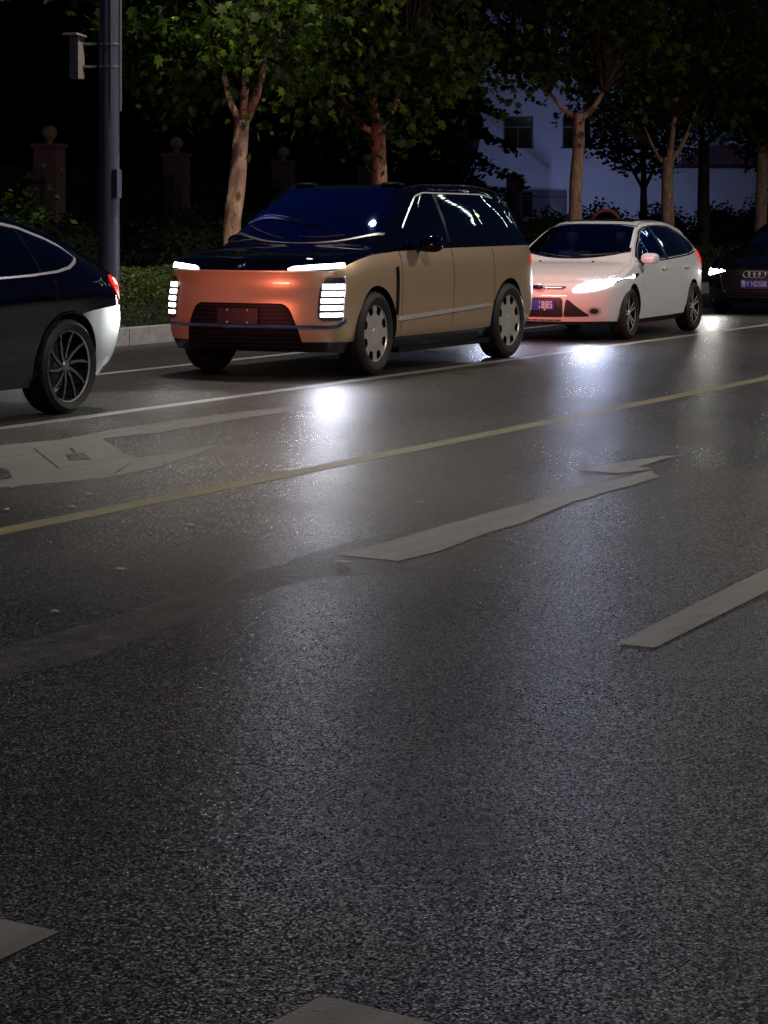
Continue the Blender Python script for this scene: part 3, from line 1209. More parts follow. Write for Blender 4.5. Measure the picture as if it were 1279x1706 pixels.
        for i in range(15):
            x = lerp(2.2, 4.3, i / 14)
            pts.append((x, sd * 0.70, sh.H(x, 0.70) + (0.022 if 0 < i < 14 else 0.0)))
        mb.tube(pts, 0.016, 8)
        mb.build('roof_rail', M['gloss_black'], root)
        # little sensor housings on the roof front corners
        mb = MB()
        mb.ellipsoid((2.2, sd * 0.5, sh.H(2.2, 0.5) + 0.012), (0.09, 0.12, 0.03), 16, 8, 0.8)
        mb.build('roof_sensor', M['gloss_black'], root)
    mb = MB()
    screen_patch(sh, mb, xlo, xhi, yl)
    mb.build('windshield', M['glass_suv'], root, deform=D)
    mb = MB()
    sh.top_patch(mb, rlo, rhi, yr, 0.004, 20, 10)
    mb.build('tailgate_window', M['glass_side'], root, deform=D)
    mb = MB()
    sh.top_patch(mb, lambda yn: 1.105 + 0.24 * yn * yn, lambda yn: 1.13 + 0.255 * yn * yn, linear([(1.0, 0.86), (1.3, 0.84)]), 0.006, 30, 2, 0.01)
    mb.build('cowl_strip', M['dark_slat'], root, deform=D)
    mb = MB()
    for y0 in (-0.55, 0.25):
        pts = []
        for i in range(9):
            yn = y0 + 0.6 * i / 8
            x = 1.17 + 0.26 * yn * yn + 0.05 * i / 8
            pts.append(D((x, yn * 0.83, sh.H(x, yn * 0.83) + 0.02)))
        mb.tube(pts, 0.009, 6)
    mb.build('wiper', M['trim'], root)
    # grille, slats, plate, strip, emblem
    mb = MB()
    sh.face_patch(mb, [(-0.63, 0.27, 0.30), (-0.60, 0.262, 0.46), (-0.52, 0.26, 0.66), (-0.45, 0.26, 0.705), (0.45, 0.26, 0.705), (0.52, 0.26, 0.66), (0.60, 0.262, 0.46), (0.63, 0.27, 0.30)], 0.004, 40, 10)
    gr = mb.build('grille', M['grille_black'], root, deform=D)
    mb = MB()
    for i, z in enumerate((0.30, 0.34, 0.38, 0.425, 0.525, 0.565, 0.605, 0.645, 0.68)):
        w = linear([(0.27, 0.60), (0.46, 0.57), (0.66, 0.49), (0.70, 0.42)])(z)
        sh.face_patch(mb, [(-w, z - 0.008, z + 0.008), (w, z - 0.008, z + 0.008)], 0.02, 40, 1, 0.015)
    mb.build('grille_slats', M['blue_slat'], gr, deform=D)
    mb = MB()
    sh.face_patch(mb, [(-0.22, 0.51, 0.655), (0.22, 0.51, 0.655)], 0.03, 4, 2, 0.01)
    pl = mb.build('licence_plate', M['plate_red'], root, deform=D)
    pl['label'] = 'plain dark red plate'
    for y in (-0.11, 0.11):
        for z in (0.525, 0.64):
            mb = MB()
            mb.ellipsoid(D((-0.034, y, z)), (0.006, 0.01, 0.01), 10, 6)
            mb.build('plate_bolt', M['chrome'], pl)
    mb = MB()
    sh.face_patch(mb, [(-1.05, 0.53, 0.56), (-1.0, 0.51, 0.54), (-0.9, 0.475, 0.505), (0.9, 0.475, 0.505), (1.0, 0.51, 0.54), (1.05, 0.53, 0.56)], 0.02, 60, 2, 0.03)
    mb.build('bumper_strip', M['blue_chrome'], root, deform=D)
    mb = MB()
    sh.face_patch(mb, [(-0.9, 0.998, 1.008), (0.9, 0.998, 1.008)], 0.008, 50, 1, 0.02)
    mb.build('hood_edge', M['satin'], root, deform=D)
    mb = MB()
    c = D((-0.012, 0, 1.052))
    for sgn in (-1, 1):
        mb.ellipsoid((c[0] + 0.012, sgn * 0.022, c[2] + sgn * -0.006), (0.012, 0.035, 0.018), 16, 8, 1.0, M=Matrix.Rotation(R(-30), 3, 'X'))
    mb.build('emblem', M['blue_chrome'], root)
    mirror(root, 1.86, 1.10, 1.245, (0.075, 0.125, 0.085), M['navy'], (1.86, 0.93, 1.19))
    seats(root, (2.15, 3.1), (-0.38, 0.38), 0.72, 0.8)
    dashboard(root, sh, 1.5, 1.17, 0.72, True)

    def solid(r, a):
        if r < 0.66 or r > 0.93:
            return True
        t = (a * 8 / (2 * math.pi)) % 1.0
        half = 0.20 + 0.07 * (r - 0.66) / 0.27
        return abs(t - 0.5) > half
    dish = lambda r: 0.012 * (1 - r) ** 2 - 0.008 * math.sin(math.pi * min(1, r * 1.4)) if r < 0.7 else 0.0
    for x in WX:
        for sd in (-1, 1):
            make_wheel(root, x, sd * 0.865, 0.40, 0.285, 0.255, solid, M['satin'], dish, sd, 0.05, steer=R(3) if x < 2 else 0, n_th=128, n_r=18)
    area('tail_glow', root, (L + 0.06, 0, 1.05), (1, 0, -0.12), 42.0, (1.0, 0.2, 0.15), 1.5, 0.12)
    return root


# ================================================================== white hatchback
def make_hatch(loc, rz=0.0):
    root = tag(empty('hatchback', loc, rz), 'white hatchback with bright headlights and blue licence plate, just behind the gold SUV', 'car', 'cars queuing along the white line')
    L = 4.1
    sh = Shape(L,
               zb=[(0, 0.2), (0.5, 0.18), (2, 0.18), (3.4, 0.2), (4.1, 0.3)], sill=0,
               belt=[(0, 0.70), (0.2, 0.745), (0.6, 0.83), (1.1, 0.905), (1.8, 0.95), (2.8, 1.0), (3.6, 1.03), (4.1, 0.98)],
               top=[(0, 0.755), (0.06, 0.785), (0.3, 0.845), (0.7, 0.915), (1.0, 0.955), (1.12, 1.0), (1.5, 1.21), (1.85, 1.385), (2.02, 1.43), (2.3, 1.465), (2.8, 1.468), (3.3, 1.435), (3.65, 1.375), (3.82, 1.29), (3.98, 1.13), (4.1, 0.99)],
               plan=[(0, 0.80), (0.06, 0.835), (0.3, 0.885), (0.7, 0.91), (1.5, 0.915), (2.8, 0.915), (3.4, 0.90), (3.8, 0.86), (4.0, 0.81), (4.1, 0.74)],
               wtop=[(0, 0.72), (0.4, 0.79), (1.0, 0.80), (1.5, 0.70), (2.0, 0.60), (2.8, 0.61), (3.5, 0.57), (3.8, 0.6), (4.1, 0.7)],
               re=[(0, 0.035), (0.8, 0.08), (1.1, 0.07), (2.0, 0.075), (3.6, 0.07), (4.1, 0.03)],
               side=[(0, 0.90), (0.08, 0.945), (0.35, 0.985), (0.7, 1.0), (0.9, 0.985), (1.0, 0.955)],
               rows=[0, 0.08, 0.9, 1.0],
               nose=[(0.18, 0.07), (0.3, 0.015), (0.45, 0.0), (0.6, 0.015), (0.68, 0.06), (0.755, 0.20), (0.82, 0.24)],
               tail=[(0.3, 0.06), (0.5, 0.0), (0.9, 0.03)], bow_f=0.42, bow_r=0.2, fz=1.1, n=2.8)
    WX = (0.83, 3.30)
    wl = [(1.28, 0.955, 0.965), (1.55, 0.96, 1.13), (1.85, 0.968, 1.28), (2.05, 0.975, 1.345), (2.2, 0.978, 1.37)]
    wr = [(2.28, 0.985, 1.378), (2.6, 0.998, 1.38), (2.95, 1.015, 1.36), (3.12, 1.025, 1.333)]
    wq = [(3.16, 1.028, 1.325), (3.4, 1.05, 1.265), (3.6, 1.09, 1.15)]
    yl = linear([(0.9, 0.78), (1.3, 0.72), (1.95, 0.575)])
    xlo = lambda yn: 1.07 + 0.24 * yn * yn
    xhi = lambda yn: 1.93 + 0.03 * yn * yn
    rlo = lambda yn: 3.68
    rhi = lambda yn: 3.98
    yr = lambda x: 0.52

    def mf(c, n):
        if c.z < lerp(sh.zb(c.x), sh.belt(c.x), 0.0801):
            return 1
        return 0
    make_body(sh, 'body', [M['white'], M['trim'], M['well']], mf, [(x, 0.32) for x in WX], 0.365, root,
              [side_cut(wl), side_cut(wr), side_cut(wq), top_cut(sh, xlo, xhi, yl), top_cut(sh, rlo, rhi, yr)], wheel_in=0.56)
    D = sh.deform
    for sd in (-1, 1):
        # black surround of the side glass then the panes
        mb = MB()
        sh.side_patch(mb, [(1.2, 0.925, 0.93), (1.28, 0.93, 0.985), (1.55, 0.936, 1.155), (1.85, 0.945, 1.31), (2.05, 0.95, 1.372), (2.3, 0.96, 1.392), (2.65, 0.975, 1.392), (2.98, 0.99, 1.355), (3.16, 1.0, 1.315), (3.42, 1.025, 1.245), (3.64, 1.07, 1.12)], sd, 0.0025, 60, 1, 0.004)
        # the surround is a band: only its rim shows round the panes
        for cols, nm in ((wl, 'front_window'), (wr, 'rear_window'), (wq, 'quarter_window')):
            mb = MB()
            sh.side_patch(mb, cols, sd, 0.004, 24, 8)
            mb.build(nm, M['glass_side'] if nm != 'front_window' else M['glass_car'], root, deform=D)
        mb = MB()
        sh.side_patch(mb, [(1.25, 0.932, 0.95), (1.6, 0.938, 0.953), (2.2, 0.955, 0.97), (3.1, 0.998, 1.013), (3.5, 1.035, 1.052)], sd, 0.007, 40, 1)
        sh.side_patch(mb, [(1.3, 0.985, 1.005), (1.55, 1.14, 1.158), (1.85, 1.29, 1.308), (2.05, 1.352, 1.37), (2.3, 1.381, 1.396), (2.65, 1.382, 1.396), (2.98, 1.363, 1.377), (3.16, 1.33, 1.345), (3.42, 1.263, 1.28), (3.62, 1.14, 1.16)], sd, 0.006, 60, 1)
        sh.side_patch(mb, [(2.2, 0.97, 1.38), (2.28, 0.97, 1.385)], sd, 0.006, 2, 8)
        sh.side_patch(mb, [(3.115, 1.01, 1.31), (3.165, 1.012, 1.305)], sd, 0.006, 2, 8)
        mb.build('window_trim', M['gloss_black'], root, deform=D)
        for cols in ([(1.27, 0.30, 0.88), (1.272, 0.30, 0.885), (1.29, 0.28, 0.92), (2.24, 0.28, 0.955), (2.245, 0.28, 0.955)],
                     [(2.262, 0.28, 0.957), (2.9, 0.28, 0.985), (2.96, 0.36, 0.988), (3.02, 0.55, 0.99), (3.12, 0.66, 0.995), (3.125, 0.66, 0.995)]):
            mb = MB()
            sh.side_patch(mb, cols, sd, 0.003, 40, 10, 0.008)
            dr = mb.build('door', M['white'], root, deform=D)
            x1 = cols[-1][0]
            mb = MB()
            x = x1 - 0.28
            sh.side_patch(mb, [(x, 0.842, 0.852), (x + 0.02, 0.835, 0.862), (x + 0.18, 0.838, 0.865), (x + 0.2, 0.848, 0.856)], sd, 0.03, 10, 3, 0.03)
            mb.build('door_handle', M['white'], dr, deform=D)
        # head lamp: long teardrop swept round the corner
        cols = [(0.43, 0.60, 0.63), (0.47, 0.597, 0.675), (0.58, 0.605, 0.735), (0.68, 0.62, 0.77), (0.78, 0.655, 0.79), (0.84, 0.70, 0.795)]
        if sd < 0:
            cols = [(-y, a, b) for y, a, b in cols[::-1]]
        mb = MB()
        sh.face_patch(mb, cols, 0.006, 30, 6, 0.03)
        hl = mb.build('headlight', M['lens_lit'], root, deform=D)
        for y, z in ((0.57, 0.672), (0.70, 0.715)):
            mb = MB()
            sh.face_patch(mb, [(sd * y - 0.038 + 0.001 * i, z - 0.034 * math.sin(math.pi * i / 76) - 0.002, z + 0.034 * math.sin(math.pi * i / 76) + 0.002) for i in range(0, 77, 4)], 0.016, 20, 4, 0.006)
            mb.build('projector', M['beam'], hl, deform=D)
        cols = [(0.84, 0.70, 0.795), (0.95, 0.755, 0.805), (1.08, 0.785, 0.81)]
        if sd < 0:
            cols = [(-y, a, b) for y, a, b in cols[::-1]]
        mb = MB()
        sh.face_patch(mb, cols, 0.006, 12, 3, 0.02)
        mb.build('indicator_lens', M['lens'], hl, deform=D)
        spot('headlight_beam', root, (0.08, sd * 0.62, 0.69), (-1, -0.12 * 1 if sd < 0 else 0.0, -0.15), HEAD_W * 0.8, (0.66, 0.76, 1.0), R(140), 0.9, 0.05)
        # fog lamp with chrome rings
        c = (-0.004, sd * 0.66, 0.365)
        mb = MB()
        def ring(r0, r1, off, nseg=28):
            mb.grid(lambda u, v: (-off, c[1] + lerp(r0, r1, v) * math.cos(2 * math.pi * u) * 1.35, c[2] + lerp(r0, r1, v) * math.sin(2 * math.pi * u)), nseg, 2)
        ring(0.03, 0.052, 0.012)
        fg = mb.build('fog_light', M['satin'], root, deform=D)
        mb = MB()
        ring(0.0, 0.032, 0.016)
        mb.build('fog_lens', M['lens'], fg, deform=D)
        # triangular inlets
        if sd < 0:
            cols = [(-0.60, 0.305, 0.32), (-0.55, 0.30, 0.36), (-0.45, 0.30, 0.44), (-0.385, 0.298, 0.50), (-0.35, 0.298, 0.51), (-0.32, 0.296, 0.33)]
        else:
            cols = [(0.32, 0.296, 0.33), (0.35, 0.298, 0.51), (0.385, 0.298, 0.50), (0.45, 0.30, 0.44), (0.55, 0.30, 0.36), (0.60, 0.305, 0.32)]
        mb = MB()
        sh.face_patch(mb, cols, 0.005, 24, 4)
        mb.build('air_inlet', M['trim'], root, deform=D)
        # taillight high on the rear corner
        cols = [(0.70, 0.80, 1.0), (0.85, 0.82, 1.06), (1.02, 0.92, 1.10), (1.1, 1.02, 1.10)]
        if sd < 0:
            cols = [(-y, a, b) for y, a, b in cols[::-1]]
        mb = MB()
        sh.side_patch(mb, [(3.66, 1.02, 1.03), (3.75, 0.96, 1.08), (3.86, 0.86, 1.06), (3.98, 0.82, 1.02), (4.05, 0.82, 0.985)], sd, 0.008, 12, 4, 0.007)
        mb.build('taillight', M['red_lit'], root, deform=D)
        mb = MB()
        sh.side_patch(mb, [(0.95, 0.615, 0.62), (0.97, 0.61, 0.628), (1.02, 0.612, 0.628), (1.03, 0.618, 0.622)], sd, 0.006, 6, 1)
        mb.build('side_repeater', M['red_lens'], root, deform=D)
    mb = MB()
    screen_patch(sh, mb, xlo, xhi, yl)
    mb.build('windshield', M['glass_car'], root, deform=D)
    mb = MB()
    sh.top_patch(mb, rlo, rhi, yr, 0.004, 20, 8)
    mb.build('tailgate_window', M['glass_side'], root, deform=D)
    mb = MB()
    sh.top_patch(mb, lambda yn: 2.12, lambda yn: 2.85, lambda x: 0.45, 0.004, 20, 10, 0.01)
    mb.build('sunroof', M['gloss_black'], root, deform=D)
    for sgn in (-1, 1):
        mb = MB()
        sh.top_patch(mb, lambda yn: 2.0, lambda yn: 3.6, lambda x: 0.555, 0.003, 2, 30, 0.006, y0=sgn * 0.985, y1=sgn * 1.0)
        mb.build('roof_seam', M['trim'], root, deform=D)
    mb = MB()
    for y0 in (-0.75, 0.0):
        pts = []
        for i in range(9):
            yn = y0 + 0.6 * i / 8
            x = 1.09 + 0.24 * yn * yn + 0.04 * i / 8
            pts.append(D((x, yn * 0.77, sh.H(x, yn * 0.77) + 0.016)))
        mb.tube(pts, 0.008, 6)
    mb.build('wiper', M['trim'], root)
    for sgn in (-1, 1):
        mb = MB()
        mb.ellipsoid(D((0.93, sgn * 0.35, sh.H(0.93, 0.35) + 0.006)), (0.016, 0.02, 0.012), 10, 6)
        mb.build('washer_nozzle', M['trim'], root)
    mb = MB()
    sh.face_patch(mb, [(-0.34, 0.655, 0.66), (-0.31, 0.632, 0.668), (0.31, 0.632, 0.668), (0.34, 0.655, 0.66)], 0.006, 30, 3)
    gr = mb.build('upper_grille', M['trim'], root, deform=D)
    mb = MB()
    sh.face_patch(mb, [(-0.3, 0.645, 0.655), (0.3, 0.645, 0.655)], 0.016, 30, 1)
    mb.build('grille_bar', M['chrome'], gr, deform=D)
    mb = MB()
    c = D((-0.02, 0, 0.655))
    mb.ellipsoid(c, (0.02, 0.088, 0.04), 28, 10)
    em = mb.build('emblem', M['chrome'], root)
    mb = MB()
    mb.ellipsoid((c[0] - 0.008, c[1], c[2]), (0.018, 0.07, 0.029), 28, 10)
    mb.build('emblem_field', M['emblem_blue'], em)
    mb = MB()
    sh.face_patch(mb, [(-0.31, 0.30, 0.50), (-0.285, 0.292, 0.53), (0.285, 0.292, 0.53), (0.31, 0.30, 0.50)], 0.005, 30, 6)
    g2 = mb.build('lower_grille', M['trim'], root, deform=D)
    mb = MB()
    for i in range(6):
        y0 = -0.28 + i * 0.095
        sh.face_patch(mb, [(y0, 0.248, 0.262), (y0 + 0.08, 0.248, 0.262)], 0.005, 6, 1)
    mb.build('bumper_slots', M['trim'], g2, deform=D)
    mb = MB()
    sh.face_patch(mb, [(-0.22, 0.375, 0.505), (0.22, 0.375, 0.505)], 0.035, 4, 2, 0.012)
    pl = mb.build('licence_plate', M['plate_blue'], root, deform=D)
    # plate faces -X: read from the nose, +Y is on the left
    text_obj('plate_letters', '18J85', 0.122, M['plate_text'], pl, (D((-0.037, -0.2, 0.44))[0] - 0.004, -0.205, 0.438), (R(90), 0, R(-90)), 'RIGHT', sx=0.70)
    mirror(root, 1.27, 0.99, 0.985, (0.06, 0.115, 0.07), M['white'], (1.27, 0.87, 0.93))
    seats(root, (1.95, 2.75), (-0.36, 0.36), 0.5, 0.72)
    dashboard(root, sh, 1.35, 0.93, 0.62)

    def solid(r, a):
        if r > 0.93 or r < 0.27:
            return True
        t = (a * 5 / (2 * math.pi) + 0.1) % 1.0
        d = abs(t - 0.5) * 2 * math.pi / 5 * r
        inner = 0.035 + 0.16 * max(0, r - 0.3)
        return inner * 0.75 < d < inner + 0.085
    for x in WX:
        for sd in (-1, 1):
            make_wheel(root, x, sd * 0.805, 0.32, 0.222, 0.21, solid, M['alloy'], lambda r: 0.015 * (1 - r), sd, 0.035, steer=R(2) if x < 2 else 0, n_th=160, n_r=18)
    area('tail_glow', root, (L + 0.05, 0, 0.95), (1, 0, -0.1), 8.0, (1.0, 0.06, 0.04), 1.3, 0.08)
    return root, sh


# ================================================================== black fastback at the left edge
def make_fastback(loc, rz=0.0):
    root = tag(empty('fastback_car', loc, rz), 'glossy black fastback car with lit red taillight, cut off by the left edge', 'car', 'cars queuing along the white line')
    L = 5.0
    sh = Shape(L,
               zb=[(0, 0.24), (1, 0.22), (4.0, 0.23), (4.6, 0.27), (5.0, 0.36)], sill=0,
               belt=[(0, 0.75), (0.5, 0.9), (1.2, 0.98), (2.5, 1.01), (3.5, 1.05), (4.2, 1.06), (4.7, 1.03), (5.0, 0.98)],
               top=[(0, 0.8), (0.1, 0.86), (0.6, 0.98), (1.2, 1.07), (1.9, 1.42), (2.3, 1.57), (2.8, 1.62), (3.3, 1.6), (3.8, 1.52), (4.2, 1.41), (4.6, 1.26), (4.85, 1.14), (4.95, 1.09), (5.0, 1.05)],
               plan=[(0, 0.82), (0.1, 0.88), (0.5, 0.95), (1.2, 0.97), (3.0, 0.965), (4.0, 0.965), (4.4, 0.95), (4.7, 0.92), (4.9, 0.88), (5.0, 0.82)],
               wtop=[(0, 0.7), (1.2, 0.82), (2.3, 0.62), (3.0, 0.60), (3.8, 0.60), (4.4, 0.66), (5.0, 0.74)],
               re=[(0, 0.05), (1.1, 0.08), (2.4, 0.08), (4.0, 0.09), (4.8, 0.07), (5.0, 0.04)],
               side=[(0, 0.91), (0.1, 0.95), (0.4, 0.985), (0.62, 0.99), (0.82, 1.0), (0.93, 0.985), (1.0, 0.95)],
               rows=[0, 0.1, 0.62, 0.9, 1.0],
               tail=[(0.3, 0.14), (0.5, 0.05), (0.7, 0.0), (0.9, 0.03), (1.1, 0.0)], bow_f=0.35, bow_r=0.24, fz=0.85, n=2.8)
    WX = (1.0, 3.93)
    wl = [(1.75, 1.06, 1.08), (2.1, 1.06, 1.30), (2.5, 1.065, 1.46), (2.9, 1.07, 1.49)]
    wr = [(2.95, 1.07, 1.495), (3.3, 1.075, 1.485), (3.7, 1.09, 1.43), (4.0, 1.12, 1.345), (4.15, 1.155, 1.28), (4.22, 1.19, 1.225)]

    def mf(c, n):
        if c.z < lerp(sh.zb(c.x), sh.belt(c.x), 0.1001) and c.x < 4.3:
            return 1
        if c.z < 0.83 - 0.0 * c.x and c.x > 4.32:
            return 0
        return 0
    yl = linear([(1.1, 0.8), (2.2, 0.6)])
    make_body(sh, 'body', [M['navy'], M['gloss_black'], M['well']], mf, [(x, 0.365) for x in WX], 0.415, root, [side_cut(wl), side_cut(wr)], wheel_in=0.6)
    D = sh.deform
    mb = MB()
    sh.top_patch(mb, lambda yn: 1.3 + 0.2 * yn * yn, lambda yn: 2.2, yl, 0.004, 20, 14)
    mb.build('windshield', M['gloss_black'], root, deform=D)
    mb = MB()
    sh.top_patch(mb, lambda yn: 3.9, lambda yn: 4.75, lambda x: 0.55, 0.004, 20, 14)
    mb.build('tailgate_window', M['gloss_black'], root, deform=D)
    for sd in (-1, 1):
        for cols, nm in ((wl, 'front_window'), (wr, 'rear_window')):
            mb = MB()
            sh.side_patch(mb, cols, sd, 0.003, 30, 8)
            mb.build(nm, M['glass_side'], root, deform=D)
        mb = MB()
        sh.side_patch(mb, [(1.75, 1.08, 1.10), (2.1, 1.295, 1.325), (2.5, 1.455, 1.48), (2.95, 1.49, 1.513), (3.3, 1.48, 1.505), (3.7, 1.425, 1.45), (4.0, 1.34, 1.37), (4.15, 1.275, 1.31), (4.235, 1.20, 1.225), (4.25, 1.19, 1.20)], sd, 0.009, 70, 2)
        sh.side_patch(mb, [(1.75, 1.043, 1.06), (3.0, 1.055, 1.07), (3.5, 1.07, 1.086), (3.85, 1.09, 1.107), (4.05, 1.12, 1.138), (4.17, 1.155, 1.175), (4.25, 1.19, 1.205)], sd, 0.009, 60, 2)
        mb.build('window_trim', M['chrome'], root, deform=D)
        mb = MB()
        sh.side_patch(mb, [(3.62, 1.085, 1.44), (3.65, 1.085, 1.435)], sd, 0.006, 2, 8)
        mb.build('quarter_pillar', M['gloss_black'], root, deform=D)
        mb = MB()
        sh.side_patch(mb, [(3.42, 0.925, 0.94), (3.44, 0.92, 0.947), (3.64, 0.925, 0.952), (3.66, 0.935, 0.945)], sd, 0.03, 8, 3, 0.03)
        mb.build('door_handle', M['navy'], root, deform=D)
        for x in (2.92, 3.75):
            mb = MB()
            sh.side_patch(mb, [(x, 0.45, 1.04), (x + 0.006, 0.45, 1.04)], sd, 0.0015, 1, 14, 0.004)
            mb.build('door_seam', M['well'], root, deform=D)
        # tail lamp
        cols = [(4.70, 1.005, 1.03), (4.76, 0.96, 1.05), (4.84, 0.91, 1.055), (4.92, 0.86, 1.05), (4.97, 0.86, 1.03)]
        mb = MB()
        sh.side_patch(mb, cols, sd, 0.010, 14, 6, 0.009)
        tl = mb.build('taillight', M['red_lit'], root, deform=D)
        mb = MB()
        sh.side_patch(mb, [(4.80, 0.985, 1.03), (4.95, 0.97, 1.03)], sd, 0.014, 4, 2)
        mb.build('light_core', M['red_hot'], tl, deform=D)
        # bumper cover, its black paint paled to stand for the headlight beam
        mb = MB()
        sh.side_patch(mb, [(4.10, 0.755, 0.765), (4.2, 0.70, 0.78), (4.28, 0.615, 0.788), (4.33, 0.50, 0.79), (4.352, 0.34, 0.792), (4.5, 0.31, 0.80), (4.98, 0.37, 0.815)], sd, 0.006, 60, 16, 0.012)
        mb.build('rear_bumper', M['beam_lit_black'], root, deform=D)
        # arch lip
        mb = MB()
        for wx in WX:
            pts = []
            for i in range(33):
                a = math.pi * (-0.08 + 1.16 * i / 32)
                x, z = wx + 0.42 * math.cos(a), 0.365 + 0.42 * math.sin(a)
                if z > 0.27:
                    pts.append(D((x, sd * (sh.W(x, z) + 0.002), z)))
            mb.tube(pts, 0.012, 6)
        mb.build('wheel_arch_lip', M['navy'], root)
    mb = MB()
    sh.face_patch(mb, [(-0.82, 0.35, 0.79), (0.82, 0.35, 0.79)], 0.006, 40, 10, 0.02, rear=True)
    mb.build('tailgate_bumper', M['beam_lit_black'], root, deform=D)
    mb = MB()
    sh.face_patch(mb, [(-0.8, 0.93, 1.0), (0.8, 0.93, 1.0)], 0.012, 40, 2, 0.02, rear=True)
    mb.build('light_strip', M['red_lit'], root, deform=D)

    def solid(r, a):
        if r > 0.945 or r < 0.17:
            return True
        sw = 0.35 * (r - 0.2)
        t = ((a + sw) * 5 / (2 * math.pi)) % 1.0
        d = abs(t - 0.5) * 2 * math.pi / 5
        k = 0.27 + 0.04 * r
        return abs(d - k) * r < 0.028 + 0.02 * (1 - r)
    for x in WX:
        for sd in (-1, 1):
            make_wheel(root, x, sd * 0.84, 0.365, 0.29, 0.26, solid, M['black_alloy'], lambda r: 0.03 * (1 - r), sd, 0.04, n_th=200, n_r=18, lip_mat=M['alloy'])
    area('tail_glow', root, (L + 0.06, 0, 0.97), (1, 0, -0.05), 4.2, (1.0, 0.22, 0.16), 0.8, 0.16, 55)
    return root


# ================================================================== dark sedan at the right edge
def make_sedan(loc, rz=0.0):
    root = tag(empty('sedan', loc, rz), 'dark sedan with four ring emblem and one bright headlight, cut off by the right edge', 'car', 'cars queuing along the white line')
    L = 4.9
    sh = Shape(L,
               zb=[(0, 0.17), (2, 0.16), (4.9, 0.3)], sill=0,
               belt=[(0, 0.66), (0.3, 0.74), (1.2, 0.89), (2.5, 0.95), (4.9, 0.95)],
               top=[(0, 0.70), (0.08, 0.745), (0.5, 0.88), (1.2, 0.985), (1.35, 1.02), (2.1, 1.36), (2.4, 1.43), (3.0, 1.45), (3.6, 1.39), (4.2, 1.16), (4.5, 1.05), (4.9, 0.99)],
               plan=[(0, 0.80), (0.1, 0.86), (0.5, 0.92), (1.2, 0.94), (3.5, 0.935), (4.5, 0.9), (4.9, 0.76)],
               wtop=[(0, 0.68), (1.2, 0.8), (2.2, 0.6), (3.4, 0.58), (4.3, 0.7), (4.9, 0.7)],
               re=[(0, 0.04), (1.2, 0.08), (2.3, 0.08), (4.9, 0.04)],
               side=[(0, 0.91), (0.3, 0.985), (0.7, 1.0), (0.9, 0.985), (1.0, 0.95)],
               nose=[(0.17, 0.08), (0.35, 0.0), (0.6, 0.02), (0.75, 0.08)], bow_f=0.36, bow_r=0.2, fz=1.0, n=2.8)
    WX = (0.9, 3.75)
    wl = [(1.7, 0.96, 0.98), (2.1, 0.965, 1.2), (2.4, 0.968, 1.32), (3.0, 0.972, 1.35), (3.4, 0.98, 1.3), (3.8, 1.0, 1.1), (3.9, 1.01, 1.03)]
    yl = linear([(1.1, 0.8), (2.2, 0.58)])
    xlo = lambda yn: 1.26 + 0.22 * yn * yn
    xhi = lambda yn: 2.2
    make_body(sh, 'body', [M['night'], M['well']], lambda c, n: 0, [(x, 0.335) for x in WX], 0.38, root, [side_cut(wl), top_cut(sh, xlo, xhi, yl)], wheel_in=0.58)
    D = sh.deform
    for sd in (-1, 1):
        mb = MB()
        sh.side_patch(mb, wl, sd, 0.003, 40, 8)
        mb.build('side_window', M['glass_side'], root, deform=D)
        cols = [(0.50, 0.655, 0.665), (0.56, 0.645, 0.685), (0.66, 0.62, 0.70), (0.80, 0.59, 0.712), (0.92, 0.60, 0.70)]
        if sd < 0:
            cols = [(-y, a, b) for y, a, b in cols[::-1]]
        mb = MB()
        sh.face_patch(mb, cols, 0.008, 20, 4, 0.03)
        hl = mb.build('headlight', M['lens_lit'], root, deform=D)
        mb = MB()
        sh.face_patch(mb, [(sd * 0.77 - 0.07, 0.62, 0.70), (sd * 0.77 + 0.07, 0.62, 0.70)], 0.018, 8, 4, 0.008)
        mb.build('projector', M['beam_far'], hl, deform=D)
        spot('headlight_beam', root, (0.06, sd * 0.7, 0.655), (-1, -0.14 if sd < 0 else -0.04, -0.16), HEAD_W * 0.3, (1.0, 0.97, 0.9), R(140), 0.9, 0.05)
        mb = MB()
        cols = [(0.60, 0.22, 0.26), (0.68, 0.22, 0.42), (0.78, 0.24, 0.44), (0.84, 0.28, 0.36)]
        if sd < 0:
            cols = [(-y, a, b) for y, a, b in cols[::-1]]
        sh.face_patch(mb, cols, 0.005, 12, 4)
        mb.build('air_inlet', M['trim'], root, deform=D)
    mb = MB()
    screen_patch(sh, mb, xlo, xhi, yl)
    mb.build('windshield', M['glass_side'], root, deform=D)
    cols = [(-0.56, 0.50, 0.60), (-0.52, 0.38, 0.675), (-0.42, 0.27, 0.68), (0.42, 0.27, 0.68), (0.52, 0.38, 0.675), (0.56, 0.50, 0.60)]
    mb = MB()
    sh.face_patch(mb, cols, 0.006, 40, 10)
    gr = mb.build('grille', M['trim'], root, deform=D)
    mb = MB()
    for i in range(8):
        z = 0.30 + i * 0.05
        w = linear([(0.27, 0.42), (0.38, 0.50), (0.5, 0.54), (0.68, 0.44)])(z)
        sh.face_patch(mb, [(-w, z - 0.004, z + 0.004), (w, z - 0.004, z + 0.004)], 0.014, 30, 1, 0.01)
    mb.build('grille_slats', M['dark_slat'], gr, deform=D)
    mb = MB()
    loop = [(-0.42, 0.265), (0.42, 0.265), (0.53, 0.38), (0.57, 0.55), (0.52, 0.685), (-0.52, 0.685), (-0.57, 0.55), (-0.53, 0.38), (-0.42, 0.265)]
    pts = []
    for (a, b), (c, d) in zip(loop, loop[1:]):
        for i in range(10):
            pts.append(D((-0.012, lerp(a, c, i / 10), lerp(b, d, i / 10))))
    pts.append(pts[0])
